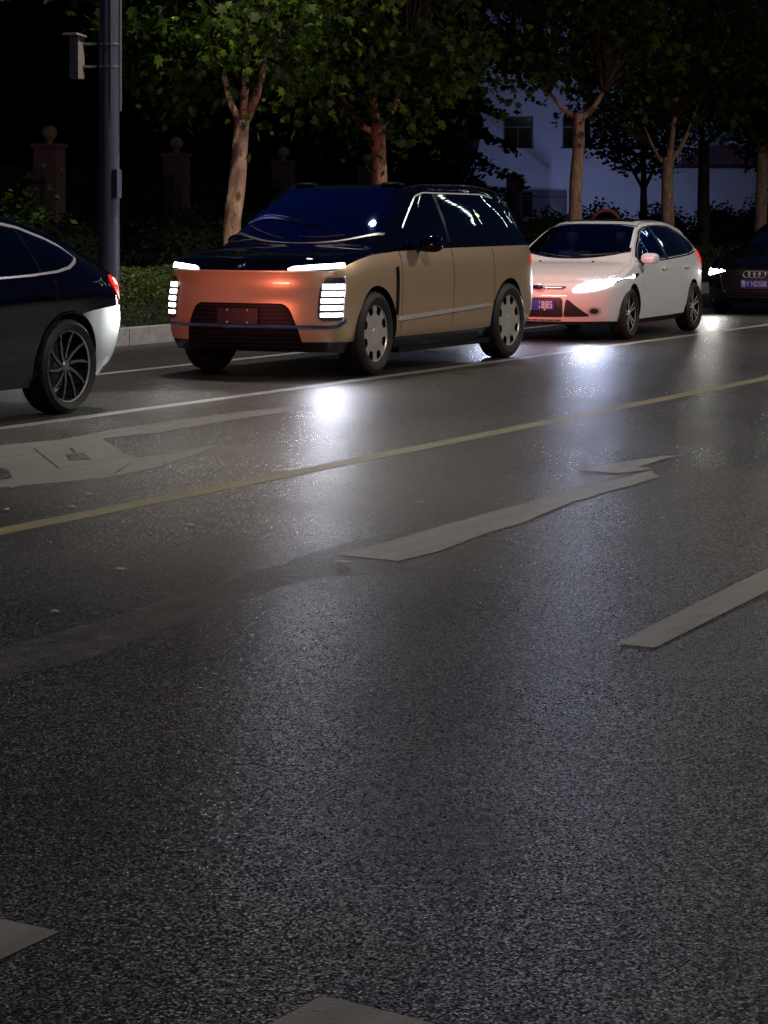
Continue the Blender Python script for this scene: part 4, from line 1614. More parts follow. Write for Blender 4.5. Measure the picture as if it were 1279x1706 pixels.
    mb.tube(pts, 0.009, 6, cap=False)
    mb.build('grille_frame', M['dark_slat'], gr)
    mb = MB()
    for i in range(4):
        yc = (i - 1.5) * 0.082
        pts = [D((-0.026, yc + 0.052 * math.cos(2 * math.pi * k / 24), 0.615 + 0.052 * math.sin(2 * math.pi * k / 24))) for k in range(25)]
        mb.tube(pts, 0.007, 6, cap=False)
    mb.build('emblem', M['chrome'], root)
    mb = MB()
    sh.face_patch(mb, [(-0.22, 0.40, 0.54), (0.22, 0.40, 0.54)], 0.035, 4, 2, 0.012)
    pl = mb.build('licence_plate', M['plate_blue'], root, deform=D)
    text_obj('plate_letters', '\u9c81V ND588', 0.115, M['plate_text'], pl, (D((-0.037, 0.2, 0.47))[0] - 0.006, 0, 0.468), (R(90), 0, R(-90)), 'CENTER', sx=0.72)
    mirror(root, 1.75, 1.0, 0.99, (0.06, 0.11, 0.07), M['night'], (1.72, 0.88, 0.95))
    solid = lambda r, a: r > 0.93 or r < 0.25 or abs(((a * 5 / (2 * math.pi)) % 1.0) - 0.5) * 2 * math.pi / 5 * r < 0.09
    for x in WX:
        for sd in (-1, 1):
            make_wheel(root, x, sd * 0.82, 0.335, 0.24, 0.225, solid, M['alloy'], lambda r: 0.015 * (1 - r), sd, 0.04, n_th=100, n_r=14)
    return root


suv = make_suv((18.95, 11.32, 0))
hatch, hatch_shape = make_hatch((26.05, 11.35, 0), R(1.5))
fastback = make_fastback((11.05, 11.42, 0))
sedan = make_sedan((34.3, 11.35, 0))

# ------------------------------------------------------------------ people in the hatchback
def make_person(name, label, root_loc, shirt, hands, head_tilt=0.0, parent_rz=0.0):
    """a seated figure facing -x, hip at the origin"""
    sk = []   # (point, radius, parent)

    def add(p, r, par):
        sk.append((Vector(p), r, par))
        return len(sk) - 1
    hip = add((0, 0, 0.1), 0.15, None)
    waist = add((0.04, 0, 0.26), 0.135, hip)
    chest = add((0.07, 0, 0.42), 0.15, waist)
    neck0 = add((0.07, 0, 0.555), 0.065, chest)
    neck = add((0.05, 0, 0.60), 0.055, neck0)
    jaw = add((0.015, 0, 0.66), 0.062, neck)
    face = add((0.02, 0, 0.73), 0.085, jaw)
    brow = add((0.03, 0, 0.785), 0.09, face)
    crown = add((0.035, 0, 0.83), 0.065, brow)
    nose = add((-0.075, 0, 0.722), 0.016, face)
    for sd in (-1, 1):
        add((0.03, sd * 0.088, 0.73), 0.018, face)
        sh_ = add((0.06, sd * 0.19, 0.51), 0.07, chest)
        hx, hy, hz = hands
        el = add((-0.08, sd * 0.27, 0.27), 0.05, sh_)
        wr = add((hx + 0.07, sd * (hy + 0.01), hz - 0.02), 0.032, el)
        pa = add((hx, sd * hy, hz), 0.035, wr)
        for i in range(4):
            f1 = add((hx - 0.05, sd * (hy - 0.028 + 0.019 * i), hz + 0.02 - 0.004 * abs(i - 1)), 0.009, pa)
            add((hx - 0.065 + 0.004 * i, sd * (hy - 0.026 + 0.018 * i), hz - 0.015), 0.008, f1)
        th = add((hx - 0.01, sd * (hy - 0.045), hz + 0.02), 0.010, pa)
        add((hx - 0.04, sd * (hy - 0.05), hz + 0.025), 0.009, th)
        kn = add((-0.42, sd * 0.13, 0.14), 0.07, hip)
        an = add((-0.62, sd * 0.13, -0.2), 0.045, kn)
        add((-0.74, sd * 0.13, -0.24), 0.035, an)
    me = bpy.data.meshes.new(name)
    me.from_pydata([tuple(a[0]) for a in sk], [(i, a[2]) for i, a in enumerate(sk) if a[2] is not None], [])
    o = bpy.data.objects.new(name, me)
    COL.objects.link(o)
    md = o.modifiers.new('skin', 'SKIN')
    for i, a in enumerate(sk):
        d = me.skin_vertices[0].data[i]
        d.radius = (a[1], a[1])
        d.use_root = (i == 0)
    sb = o.modifiers.new('sub', 'SUBSURF')
    sb.levels = 2
    sb.render_levels = 2
    bpy.context.view_layer.update()
    dg = bpy.context.evaluated_depsgraph_get()
    m2 = bpy.data.meshes.new_from_object(o.evaluated_get(dg))
    o.modifiers.clear()
    o.data = m2
    m2.materials.clear()
    m2.materials.append(M['skin'])
    m2.materials.append(shirt)
    for p in m2.polygons:
        p.use_smooth = True
        c = p.center
        cloth = c.z < 0.575 and not (abs(c.y) > 0.05 and c.x < hands[0] + 0.11 and c.z > 0.2)
        p.material_index = 1 if cloth else 0
    mb = MB()
    mb.ellipsoid((0.05, 0, 0.785), (0.105, 0.1, 0.105), 20, 12)
    mb.v = [(x, y, z) if x > -0.03 or z > 0.80 else (x * 0.2, y * 0.9, z) for x, y, z in mb.v]
    mb.build('hair', M['hair'], o)
    mb = MB()
    for sd in (-1, 1):
        mb.ellipsoid((-0.058, sd * 0.03, 0.742), (0.008, 0.013, 0.007), 8, 6)
    mb.ellipsoid((-0.062, 0, 0.682), (0.006, 0.022, 0.006), 8, 6)
    mb.build('face_features', M['hair'], o)
    o.location = root_loc
    o.rotation_euler = (0, 0, parent_rz)
    tag(o, label, 'person')
    return o


HM = Matrix.Translation(hatch.location) @ Matrix.Rotation(hatch.rotation_euler[2], 4, 'Z')
make_person('person', 'driver in a dark shirt behind the steering wheel of the white hatchback', HM @ Vector((1.99, -0.36, 0.5)), M['shirt_dark'], (-0.30, 0.16, 0.42), parent_rz=hatch.rotation_euler[2])
make_person('person', 'front passenger in a light shirt seated in the white hatchback', HM @ Vector((1.97, 0.30, 0.5)), M['shirt_light'], (-0.22, 0.07, 0.40), parent_rz=hatch.rotation_euler[2])

# ------------------------------------------------------------------ street lamps
def street_lamp(loc, label, arm=3.2, sgn=-1, cone=155, tilt=0.10, power=1.0):
    root = tag(empty('street_lamp', loc), label, 'street lamp', 'street lamps along the road')
    mb = MB()
    mb.lathe_z([(0.001, 0), (0.21, 0), (0.21, 0.02), (0.135, 0.05), (0.130, 0.5), (0.115, 4.5), (0.09, 9.3), (0.001, 9.32)], 20)
    mb.build('pole', M['pole'], root)
    mb = MB()
    pts = [(0, 0, 8.6)] + [(0, sgn * arm * t, 8.6 + 0.9 * math.sin(t * math.pi / 2)) for t in (0.2, 0.4, 0.6, 0.8, 1.0)]
    mb.tube(pts, [0.06, 0.055, 0.05, 0.045, 0.04, 0.04], 10)
    mb.build('arm', M['pole'], root)
    mb = MB()
    mb.ellipsoid((0, sgn * (arm + 0.3), 9.5), (0.16, 0.42, 0.07), 20, 8, 0.7)
    hd = mb.build('lamp_head', M['pole'], root)
    mb = MB()
    mb.box((0, sgn * (arm + 0.32), 9.42), (0.2, 0.5, 0.03))
    mb.build('lamp_lens', M['lamp_lit'], hd, smooth=False)
    spot('lamp_light', root, (0, sgn * (arm + 0.32), 9.36), (0, sgn * tilt, -1), LAMP_W * power, (1.0, 0.9, 0.77), R(cone), 0.4, 0.16)
    return root


pole = street_lamp((23.35, 15.75, 0.17), 'blue grey street lamp pole in the hedge behind the black fastback', arm=1.7, cone=112, tilt=0.33, power=0.75)
mb = MB()
mb.box((-0.04, -0.14, 1.9 - 0.17), (0.10, 0.07, 0.34))
mb.build('service_hatch', M['pole'], pole, smooth=False)
mb = MB()
for dx in (-0.105, 0.10, 0.125):
    mb.tube([(dx * 0.9, -0.10, 2.6), (dx * 0.9, -0.10, 8.5)], 0.008, 6)
mb.build('cable', M['steel'], pole)
street_lamp((13.5, -4.5, 0.0), 'grey street lamp on the near side of the road', sgn=1, cone=140)
street_lamp((4.5, 15.75, 0.17), 'grey street lamp in the kerb strip ahead of the black fastback', cone=118, tilt=0.25, power=0.45)
street_lamp((31.0, -4.5, 0.0), 'second grey street lamp on the near side, farther along', sgn=1, power=1.4)

# white box strapped to the pole
pxy = Vector((23.35, 15.75))
bx = tag(empty('equipment_box', (23.13, 15.94, 0)), 'small white equipment box strapped high on the street lamp pole', 'box')
mb = MB()
bz = 1.55 + (355 - 97) / 139.5
mb.box((0, 0.12, bz), (0.13, 0.13, 0.50), R(0))
mb.build('case', M['box_white'], bx, smooth=False)
mb = MB()
for i in range(9):
    mb.box((-0.068, 0.12, bz - 0.16 + i * 0.04), (0.008, 0.10, 0.012))
mb.build('vent_slats', M['box_white'], bx, smooth=False)
mb = MB()
mb.box((-0.03, 0.13, bz + 0.27), (0.22, 0.2, 0.025), M=Matrix.Rotation(R(7), 3, 'Y'))
mb.build('cap', M['box_white'], bx, smooth=False)
for dz in (-0.1, 0.17):
    mb = MB()
    mb.lathe_z([(0.126, -0.012), (0.126, 0.012)], 20, 0, (0.22, -0.19, bz + dz))
    mb.box((0.09, 0.0, bz + dz), (0.16, 0.03, 0.03), R(-48))
    mb.build('strap', M['steel'], bx)

# ------------------------------------------------------------------ hedge, shrubs, trees
def leaf_quad(mb, c, size, rnd, up=0.3):
    a = rnd.uniform(0, 6.283)
    t = Vector((math.cos(a), math.sin(a), rnd.uniform(-0.7, 0.7))).normalized()
    n = Vector((rnd.gauss(0, 1), rnd.gauss(0, 1), rnd.gauss(0, 1) + up)).normalized()
    s = t.cross(n)
    if s.length < 1e-3:
        return
    s.normalize()
    l, w = size * rnd.uniform(0.7, 1.3), size * 0.32
    f = n * size * 0.12
    mb.poly([c - t * l * 0.5, c - s * w + f, c + t * l * 0.5, c + s * w + f])


rnd = random.Random(3)
hedge = tag(empty('hedge', (0, 0, 0)), 'low clipped green hedge along the kerb behind the cars', 'hedge')
mb = MB()
def hp(u, v):
    x = lerp(12, 62, u)
    a = math.pi * v
    y = 16.15 + 0.50 * math.copysign(abs(math.cos(a)) ** 0.5, -math.cos(a))
    z = 0.15 + 0.60 * math.sin(a) ** 0.5 + 0.04 * noise.noise((x * 2, a * 3, 0))
    return (x, y + 0.05 * noise.noise((x * 3, a * 2, 5)), z)
mb.grid(hp, 160, 14)
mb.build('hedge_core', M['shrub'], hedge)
mb = MB()
for i in range(26000):
    x = rnd.uniform(22.5, 30) if i < 17000 else rnd.uniform(14, 62)
    a = rnd.uniform(0, math.pi)
    k = rnd.uniform(0.92, 1.12)
    y = 16.15 + k * 0.56 * math.copysign(abs(math.cos(a)) ** 0.5, -math.cos(a))
    bumpz = 0.07 * noise.noise((x * 2.2, y * 2, 3))
    z = 0.16 + k * (0.64 + bumpz) * math.sin(a) ** 0.5
    if a < 2.2:
        leaf_quad(mb, Vector((x, y + 0.08 * noise.noise((x * 3, z * 4, 1)), z)), rnd.uniform(0.03, 0.06) * (1.5 if i > 17000 else 1), rnd)
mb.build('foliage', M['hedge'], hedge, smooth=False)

# dark shrubs behind the trees
shrub_spots = [(24.2, 19.0, 1.25), (27.5, 19.4, 1.1), (30.8, 19.2, 1.2), (34.0, 19.5, 1.15), (37.5, 19.4, 1.2), (41.5, 19.8, 1.25), (45.5, 19.6, 1.2), (49.5, 20.0, 1.3), (54, 20.2, 1.3), (59, 20.5, 1.4), (64, 21, 1.5)]
for i, (x, y, h) in enumerate(shrub_spots):
    mb = MB()
    rr = random.Random(50 + i)
    for k in range(2200):
        d = Vector((rr.gauss(0, 1), rr.gauss(0, 1), rr.gauss(0, 1))).normalized()
        q = rr.uniform(0.75, 1.06) * (1 + 0.18 * noise.noise(d * 2.4 + Vector((i * 7, 0, 0))))
        p = Vector((d.x * 2.0 * q, d.y * 0.8 * q, 0.3 + abs(d.z) * h * q))
        leaf_quad(mb, p, rr.uniform(0.07, 0.13), rr)
    mb.ellipsoid((0, 0, 0.5), (1.5, 0.55, h * 0.75), 16, 8)
    o = mb.build('shrub', M['shrub'], smooth=False)
    o.location = (x, y, 0.1)
    tag(o, 'dark shrub in the planted strip behind the street trees', 'shrub', 'dark shrubs behind the street trees')
mb = MB()
rr = random.Random(99)
for k in range(260):
    leaf_quad(mb, Vector((rr.gauss(0, 0.28), rr.gauss(0, 0.2), 1.25 + rr.gauss(0, 0.3))), rr.uniform(0.08, 0.15), rr)
for k in range(9):
    a = rr.uniform(0, 6.28)
    mb.tube([(0, 0, 0), (0.15 * math.cos(a), 0.15 * math.sin(a), 1.3)], [0.012, 0.005], 5)
o = mb.build('bush', M['plane_leaf'], smooth=False)
p = GY(35, 16.9)
o.location = (p.x, p.y, 0.15)
tag(o, 'leafy bright green bush above the black fastback roof at the left edge', 'bush')


def plane_leaf(mb, c, size, rr, sun=Vector((-0.3, -0.7, 0.6))):
    """a lobed plane tree leaf"""
    n = (Vector((rr.gauss(0, 0.7), rr.gauss(0, 0.7), rr.gauss(0, 0.7))) + sun * 0.5).normalized()
    t = Vector((rr.gauss(0, 0.6), rr.gauss(0, 0.6), -0.8))
    t = (t - n * t.dot(n)).normalized()
    s = n.cross(t)
    out = []
    prof = ((0, 0.95), (0.16, 0.42), (0.55, 0.55), (0.36, 0.16), (0.62, -0.08), (0.22, -0.22), (0, -0.38), (-0.22, -0.22), (-0.62, -0.08), (-0.36, 0.16), (-0.55, 0.55), (-0.16, 0.42))
    m0 = mb.vert(c + t * size * 0.02)
    ids = []
    for a, b in prof:
        curl = -0.22 * (a * a + 0.5 * b * b)
        ids.append(mb.vert(c + s * (a * size) + t * (b * size) + n * (curl * size)))
    k = len(ids)
    for i in range(k):
        mb.face((m0, ids[i], ids[(i + 1) % k]))


def crown_mesh(seed, zc=5.0, rx=2.3, rz=2.2, clumps=100, per=62, size=(0.055, 0.175)):
    rr = random.Random(seed)
    mb = MB()
    for i in range(clumps):
        d = Vector((rr.gauss(0, 1), rr.gauss(0, 1), rr.gauss(0, 1))).normalized()
        q = rr.uniform(0.25, 1.0) ** 0.6
        c = Vector((d.x * rx * q, d.y * rx * q, zc + d.z * rz * q))
        if c.z > 5.6 and i % 2:
            c.z -= 2.2
        r = rr.uniform(0.4, 0.8)
        for k in range(per):
            e = Vector((rr.gauss(0, 0.5), rr.gauss(0, 0.5), rr.gauss(0, 0.42)))
            plane_leaf(mb, c + e * r, lerp(size[0], size[1], rr.random() ** 1.4), rr)
        mb_twigs.append(c)
    return mb


def plane_tree(px, lean, fork, label, seed, zfork=2.9, r=0.135, Y=16.3, spread=None, bark='bark', crown=None, zc=4.75, rx=2.2):
    p = GY(px, Y)
    root = tag(empty('plane_tree', (p.x, p.y, 0.15)), label, 'tree', 'plane trees in a row behind the cars')
    global mb_twigs
    mb_twigs = []
    cm = crown_mesh(seed, zc=zc, rx=rx) if crown is None else crown
    rr = random.Random(seed + 1)
    mb = MB()
    right = Vector((ST, -CT, 0))
    base = Vector((0, 0, -0.05))
    n = 14
    pts, rad = [], []
    for i in range(n + 1):
        t = i / n
        w = Vector((0.05 * noise.noise((seed, t * 3, 0)), 0.05 * noise.noise((seed, t * 3, 9)), 0))
        pts.append(base + right * (lean * t) + w * min(1, t * 3) + Vector((0, 0, zfork * t)))
        rad.append(r * 0.92 * (1.25 if i == 0 else 1.0) * lerp(1.08, 0.84, t) * (1 + 0.13 * noise.noise((seed * 3, t * 9, 2))))
    mb.tube(pts, rad, 16)
    tips = []
    for dx, dz, rad_ in fork:
        a = pts[-1] - Vector((0, 0, 0.12))
        e = a + right * dx + Vector((rr.uniform(-0.1, 0.1), rr.uniform(-0.1, 0.1), dz))
        mid = (a + e) / 2 + right * (dx * 0.08) + Vector((0, 0, -0.04))
        mb.tube([a, mid, e, e + (e - a) * 0.7 + Vector((0, 0, 0.3))], [rad_ * 0.85, rad_ * 0.7, rad_ * 0.52, rad_ * 0.25], 10)
        tips.append(e)
    tr = mb.build('trunk', M[bark], root)
    mb = MB()
    for c in mb_twigs:
        t0 = min(tips, key=lambda q: (q - c).length)
        mid = (t0 + c) / 2 + Vector((rr.uniform(-0.15, 0.15), rr.uniform(-0.15, 0.15), 0.1))
        mb.tube([t0, mid, c], [0.022, 0.013, 0.005], 5)
    if mb.v:
        mb.build('branches', M['dark_bark'], root)
    o = cm.build('crown', M['plane_leaf'], root, smooth=False)
    return root


plane_tree(378, 0.20, [(0.35, 0.9, 0.085), (-0.35, 0.8, 0.07), (0.1, 1.1, 0.07)], 'plane tree with leaning pale trunk behind the hood of the gold SUV', 11, 2.72, 0.135)
plane_tree(634, -0.04, [(-0.36, 0.35, 0.07), (-0.06, 0.9, 0.09), (0.4, 0.9, 0.06)], 'plane tree with straight pale trunk above the roof of the gold SUV', 12, 2.75, 0.14)
plane_tree(953, 0.12, [(0.50, 0.48, 0.075), (-0.45, 0.48, 0.06)], 'plane tree with a wide forked trunk behind the roof of the white hatchback', 13, 3.25, 0.135, zc=6.0)
plane_tree(1109, 0.05, [(-0.40, 0.25, 0.07), (0.3, 0.6, 0.07), (0.0, 0.9, 0.08)], 'plane tree behind the rear of the white hatchback, left of a darker trunk', 14, 2.55, 0.145, zc=5.3)
plane_tree(1263, 0.10, [(0.2, 0.7, 0.08), (-0.35, 0.7, 0.07)], 'plane tree at the right edge above the dark sedan', 15, 2.9, 0.15, zc=5.2)
plane_tree(1172, 0.0, [(0.75, 0.75, 0.075), (-0.2, 0.9, 0.09)], 'tree with an unlit dark trunk and a slanting limb between two pale plane trunks', 16, 3.2, 0.17, Y=19.2, bark='dark_bark', zc=5.6, rx=2.4)  # unlit trunk: its darkness is put into the bark colour
plane_tree(1420, 0.0, [(0.4, 0.7, 0.08), (-0.35, 0.7, 0.07)], 'plane tree crown overhanging beyond the right edge', 17, 2.9, 0.15, zc=5.2)


# conifer in front of the white building
def conifer(loc, h, label):
    root = tag(empty('conifer', loc), label, 'tree')
    rr = random.Random(5)
    mb = MB()
    mb.tube([(0, 0, 0), (0.05, 0, h * 0.5), (0, 0, h)], [0.22, 0.14, 0.03], 10)
    mb.build('trunk', M['dark_bark'], root)
    mb = MB()
    for i in range(64):
        z = lerp(1.0, h, (i / 64) ** 0.9)
        ln = lerp(3.2, 0.3, z / h) * rr.uniform(0.7, 1.15)
        a = i * 2.4 + rr.uniform(-0.3, 0.3)
        d = Vector((math.cos(a), math.sin(a), 0))
        prev = Vector((0, 0, z))
        for k in range(14):
            t = (k + 1) / 14
            p = Vector((0, 0, z)) + d * ln * t + Vector((0, 0, 0.25 * math.sin(t * 2) - 0.85 * t * t * ln * 0.35))
            mb.tube([prev, p], 0.02 * (1 - t) + 0.005, 4, cap=False)
            for q in range(9):
                e = p + Vector((rr.gauss(0, 0.09), rr.gauss(0, 0.09), rr.uniform(-0.28, 0.03)))
                leaf_quad(mb, e, rr.uniform(0.16, 0.3), rr, 0.0)
            prev = p
    mb.build('crown', M['needle'], root, smooth=False)
    return root


conifer(GD(745, 72, 0), 8.5, 'dark drooping conifer in front of the left end of the white building')

# dark wood closing the view beyond the fence
rr = random.Random(21)
mb = MB()
for i in range(15000):
    px = rr.uniform(-260, 800) if i < 11500 else rr.uniform(1235, 1500)
    D = rr.uniform(88, 98)
    p = GD(px, D, 0)
    z = rr.uniform(0, 11.5) * (1 if i < 11500 else 0.62)
    if px > 720 and z < 5.0 + 0.0 * px and px > 760:
        continue
    leaf_quad(mb, Vector((p.x, p.y, z)), rr.uniform(0.5, 0.9), rr)
for i in range(36):
    px = rr.uniform(-300, 690)
    p = GD(px, 99, 0)
    mb.ellipsoid((p.x, p.y, rr.uniform(1.0, 8.0)), (3.2, 3.2, 3.6), 12, 8)
tag(mb.build('dark_wood', M['dark_leaf'], smooth=False), kind='stuff')

for k, (px, D, zc, rx, rz, lab) in enumerate(((1072, 78, 4.2, 2.1, 1.5, 'dark round tree in front of the middle of the white building'),
                                              (1300, 80, 4.4, 1.7, 1.9, 'dark tree in front of the right end of the white building'))):
    root = tag(empty('dark_tree', GD(px, D, 0)), lab, 'tree')
    mb_twigs = []
    rr = random.Random(70 + k)
    mb = MB()
    for j in range(2600):
        d = Vector((rr.gauss(0, 1), rr.gauss(0, 1), rr.gauss(0, 1))).normalized()
        q = rr.uniform(0.2, 1.0) ** 0.5 * (1 + 0.3 * noise.noise(d * 2.2 + Vector((k * 9, 0, 0))))
        leaf_quad(mb, Vector((d.x * rx * q, d.y * rx * q, zc + d.z * rz * q)), rr.uniform(0.14, 0.26), rr)
    mb.build('crown', M['needle'], root, smooth=False)
    mb = MB()
    mb.tube([(0, 0, -0.05), (0.05, 0.02, zc * 0.5), (0, 0, zc)], [0.16, 0.12, 0.05], 10)
    for a in (0.3, 2.4, 4.4):
        mb.tube([(0, 0, zc * 0.55), (math.cos(a) * rx * 0.6, math.sin(a) * rx * 0.6, zc + 0.2)], [0.07, 0.02], 6)
    mb.build('trunk', M['dark_bark'], root)

# ------------------------------------------------------------------ fence with globe topped pillars
pill = [GD(82, 50.0), GD(294, 57.6), GD(472, 66.0), GD(613, 73.5), GD(750, 81.5), GD(857, 89.5)]
pl_lab = ['stone pillar with a pale globe left of the street lamp pole',
          'stone pillar with a pale globe between the lamp pole and the nearest plane tree',
          'stone pillar with a dim globe right of the leaning plane trunk',
          'stone pillar with a faint globe left of the second plane trunk',
          'stone pillar with a dim globe left of the white building',
          'dark squat pillar in the iron fence in front of the white building']
for i, p in enumerate(pill):
    root = tag(empty('fence_pillar', p), pl_lab[i], 'pillar', 'pillars of the iron fence')
    d = (pill[min(i + 1, 5)] - pill[max(i - 1, 0)])
    rz = math.atan2(d.y, d.x)
    root.rotation_euler = (0, 0, rz)
    mb = MB()
    mb.box((0, 0, 1.45), (0.52, 0.52, 3.0))
    mb.build('shaft', M['stone'], root, smooth=False)
    mb = MB()
    mb.box((0, 0, 2.985), (0.60, 0.60, 0.09))
    mb.build('cap', M['stone'], root, smooth=False)
    if i < 5:
        mb = MB()
        mb.lathe_z([(0.10, 3.02), (0.06, 3.06), (0.08, 3.12)], 16)
        mb.ellipsoid((0, 0, 3.26), (0.165, 0.165, 0.165), 20, 14)
        mb.build('globe', M['globe'], root)
bays = list(zip(pill, pill[1:])) + [(pill[0] + (pill[0] - pill[1]), pill[0]), (pill[5], pill[5] + (pill[5] - pill[4]))]
for i, (a, b) in enumerate(bays):
    mb = MB()
    d = (b - a)
    L_ = d.length
    d.normalize()
    n = int(L_ / 0.15)
    for k in range(2, n - 1):
        p = a + d * (k * L_ / n)
        mb.tube([(p.x, p.y, 0.4), (p.x, p.y, 2.45), (p.x, p.y, 2.58)], [0.016, 0.016, 0.002], 4)
    rz = math.atan2(d.y, d.x)
    c = (a + b) / 2
    for z in (0.55, 2.2):
        mb.box((c.x, c.y, z), (L_ - 0.5, 0.04, 0.05), rz)
    mb.box((c.x, c.y, 0.2), (L_ - 0.53, 0.25, 0.5), rz)
    o = mb.build('iron_fence', M['iron'], smooth=False)
    tag(o, 'black iron picket fence bay between two stone pillars', 'fence', 'iron fence bays')

# ------------------------------------------------------------------ white building
def building():
    c = GD(900, 100, 0)
    root = tag(empty('building', c, TH - R(90) + R(4)), 'white two storey building lit bluish behind the trees, with dark windows and a long balcony', 'building')
    # local x to the right, local y away, front at y=0 ; 39 px per metre
    def wx(px):
        return (px - 900) / 39.0

    def wz(py):
        return 1.55 + (355 - py) / 39.0
    xs0, xs1 = wx(775), wx(1330)
    wins = [(wx(838), wx(888), wz(247), wz(193)), (wx(937), wx(985), wz(247), wz(193)), (wx(838), wx(888), wz(360), wz(318)),
            (wx(1060), wx(1100), wz(247), wz(193)), (wx(838), wx(888), wz(120), wz(66)), (wx(937), wx(985), wz(120), wz(66)), (wx(1060), wx(1100), wz(120), wz(66))]
    mb = MB()
    # wall as a grid with real openings
    cx = sorted(set([xs0, xs1] + [w[0] for w in wins] + [w[1] for w in wins]))
    cz = sorted(set([-0.1, 11.5] + [w[2] for w in wins] + [w[3] for w in wins]))
    for a, b in zip(cx, cx[1:]):
        for e, f in zip(cz, cz[1:]):
            mx, mz = (a + b) / 2, (e + f) / 2
            if any(w[0] < mx < w[1] and w[2] < mz < w[3] for w in wins):
                continue
            mb.poly([(a, 0, e), (b, 0, e), (b, 0, f), (a, 0, f)])
    for w in wins:
        mb.poly([(w[0], 0, w[2]), (w[0], 0.22, w[2]), (w[0], 0.22, w[3]), (w[0], 0, w[3])])
        mb.poly([(w[1], 0, w[2]), (w[1], 0.22, w[2]), (w[1], 0.22, w[3]), (w[1], 0, w[3])])
        mb.poly([(w[0], 0, w[2]), (w[1], 0, w[2]), (w[1], 0.22, w[2]), (w[0], 0.22, w[2])])
        mb.poly([(w[0], 0, w[3]), (w[1], 0, w[3]), (w[1], 0.22, w[3]), (w[0], 0.22, w[3])])
    for xx in (xs0, xs1):
        mb.poly([(xx, 0, -0.1), (xx, 9, -0.1), (xx, 9, 11.5), (xx, 0, 11.5)])
    mb.poly([(xs0, 0, 11.5), (xs1, 0, 11.5), (xs1, 9, 11.5), (xs0, 9, 11.5)])
    mb.build('wall', M['wall_white'], root, smooth=False, merge=0.001)
    for w in wins:
        mb = MB()
        ww, hh = w[1] - w[0], w[3] - w[2]
        xc, zc = (w[0] + w[1]) / 2, (w[2] + w[3]) / 2
        t = 0.06
        mb.box((w[0] + t / 2, 0.14, zc), (t, 0.08, hh))
        mb.box((w[1] - t / 2, 0.14, zc), (t, 0.08, hh))
        mb.box((xc, 0.14, w[2] + t / 2), (ww - 2 * t, 0.08, t))
        mb.box((xc, 0.14, w[3] - t / 2), (ww - 2 * t, 0.08, t))
        mb.box((xc, 0.14, w[2] + hh * 0.66), (ww - 2 * t, 0.07, t))
        mb.box((xc, 0.14, w[2] + hh * 0.31), (t * 0.8, 0.07, hh * 0.56))
        f = mb.build('window', M['frame_dark'], root, smooth=False)
        mb = MB()
        mb.box((xc, 0.19, zc), (ww - 0.02, 0.02, hh - 0.02))
        mb.build('pane', M['pane'], f, smooth=False)
        mb = MB()
        mb.box((xc, -0.05, w[2] - 0.04), (ww + 0.16, 0.14, 0.06))
        mb.build('sill', M['wall_white'], f, smooth=False)
    # balcony
    mb = MB()
    mb.box((wx(1190), -0.72, wz(275) - 0.06), (wx(1250) - wx(1120), 1.4, 0.14))
    bal = mb.build('balcony', M['wall_dark'], root, smooth=False)
    z0, z1 = wz(273), wz(248)
    for (a, b) in ((wx(1124), wx(1158)), (wx(1192), wx(1232))):
        mb = MB()
        n = int((b - a) / 0.09)
        for k in range(n + 1):
            xx = lerp(a, b, k / n)
            mb.box((xx, -1.36, (z0 + z1) / 2), (0.03, 0.03, z1 - z0 - 0.06))
        mb.box(((a + b) / 2, -1.36, z1), (b - a + 0.04, 0.05, 0.05))
        mb.build('railing', M['rail_red'], bal, smooth=False)
    return root


bld = building()
# blue flood lamp standing on the lawn in front of the building
fl = tag(empty('flood_light', GD(985, 93.5, 0.0)), 'small blue flood light on the ground facing the white building', 'flood light')
mb = MB()
mb.box((0, 0, 0.22), (0.3, 0.14, 0.22))
mb.box((0, 0, 0.06), (0.08, 0.08, 0.14))
mb.build('housing', M['iron'], fl, smooth=False)
spot('flood_beam', fl, (0, 0, 0.4), (CT, ST, 0.28), 430, (0.42, 0.5, 1.0), R(150), 0.8, 0.2)

# red hoop behind the white hatchback
mb = MB()
p = GY(1082, 16.0)
n = 24
pts = [(-0.28, 0, 0.0)] + [(0.28 * -math.cos(math.pi * i / n), 0, 1.15 + 0.28 * math.sin(math.pi * i / n)) for i in range(n + 1)] + [(0.28, 0, 0.0)]
mb.tube(pts, 0.035, 10)
o = mb.build('hoop_rail', M['hoop_red'])
o.location = (p.x, 16.9, 0.17)
o.rotation_euler = (0, 0, TH - R(90))
tag(o, 'reddish tubular hoop standing behind the roof of the white hatchback', 'hoop')

# ------------------------------------------------------------------ festoon lights strung over the road farther along
M['bulb_white'] = glow('bulb_white', (0.75, 1.0, 0.9), 20)
M['bulb_warm'] = glow('bulb_warm', (1.0, 0.72, 0.3), 15)
M['bulb_blue'] = glow('bulb_blue', (0.12, 0.12, 1.0), 14)


def festoon(name, pts, label, mt, step=0.16, r=0.04, carrier=14.0):
    root = tag(empty(name, pts[0]), label, 'string lights', 'festoon lights over the road')
    P = [Vector(p) - Vector(pts[0]) for p in pts]
    mb = MB()
    mb.tube([P[0] + Vector((0, 0, carrier - pts[0][2]))] + P, 0.008, 5)
    mb.build('cable', M['iron'], root)
    mb = MB()
    rr = random.Random(len(pts))
    for a, b in zip(P, P[1:]):
        n = max(1, int((b - a).length / step))
        for k in range(n):
            q = a + (b - a) * ((k + rr.uniform(0.2, 0.8)) / n)
            mb.ellipsoid((q.x, q.y, q.z - 0.03), (r, r, r * rr.uniform(0.8, 1.6)), 6, 4)
    mb.build('bulbs', mt, root)
    return root


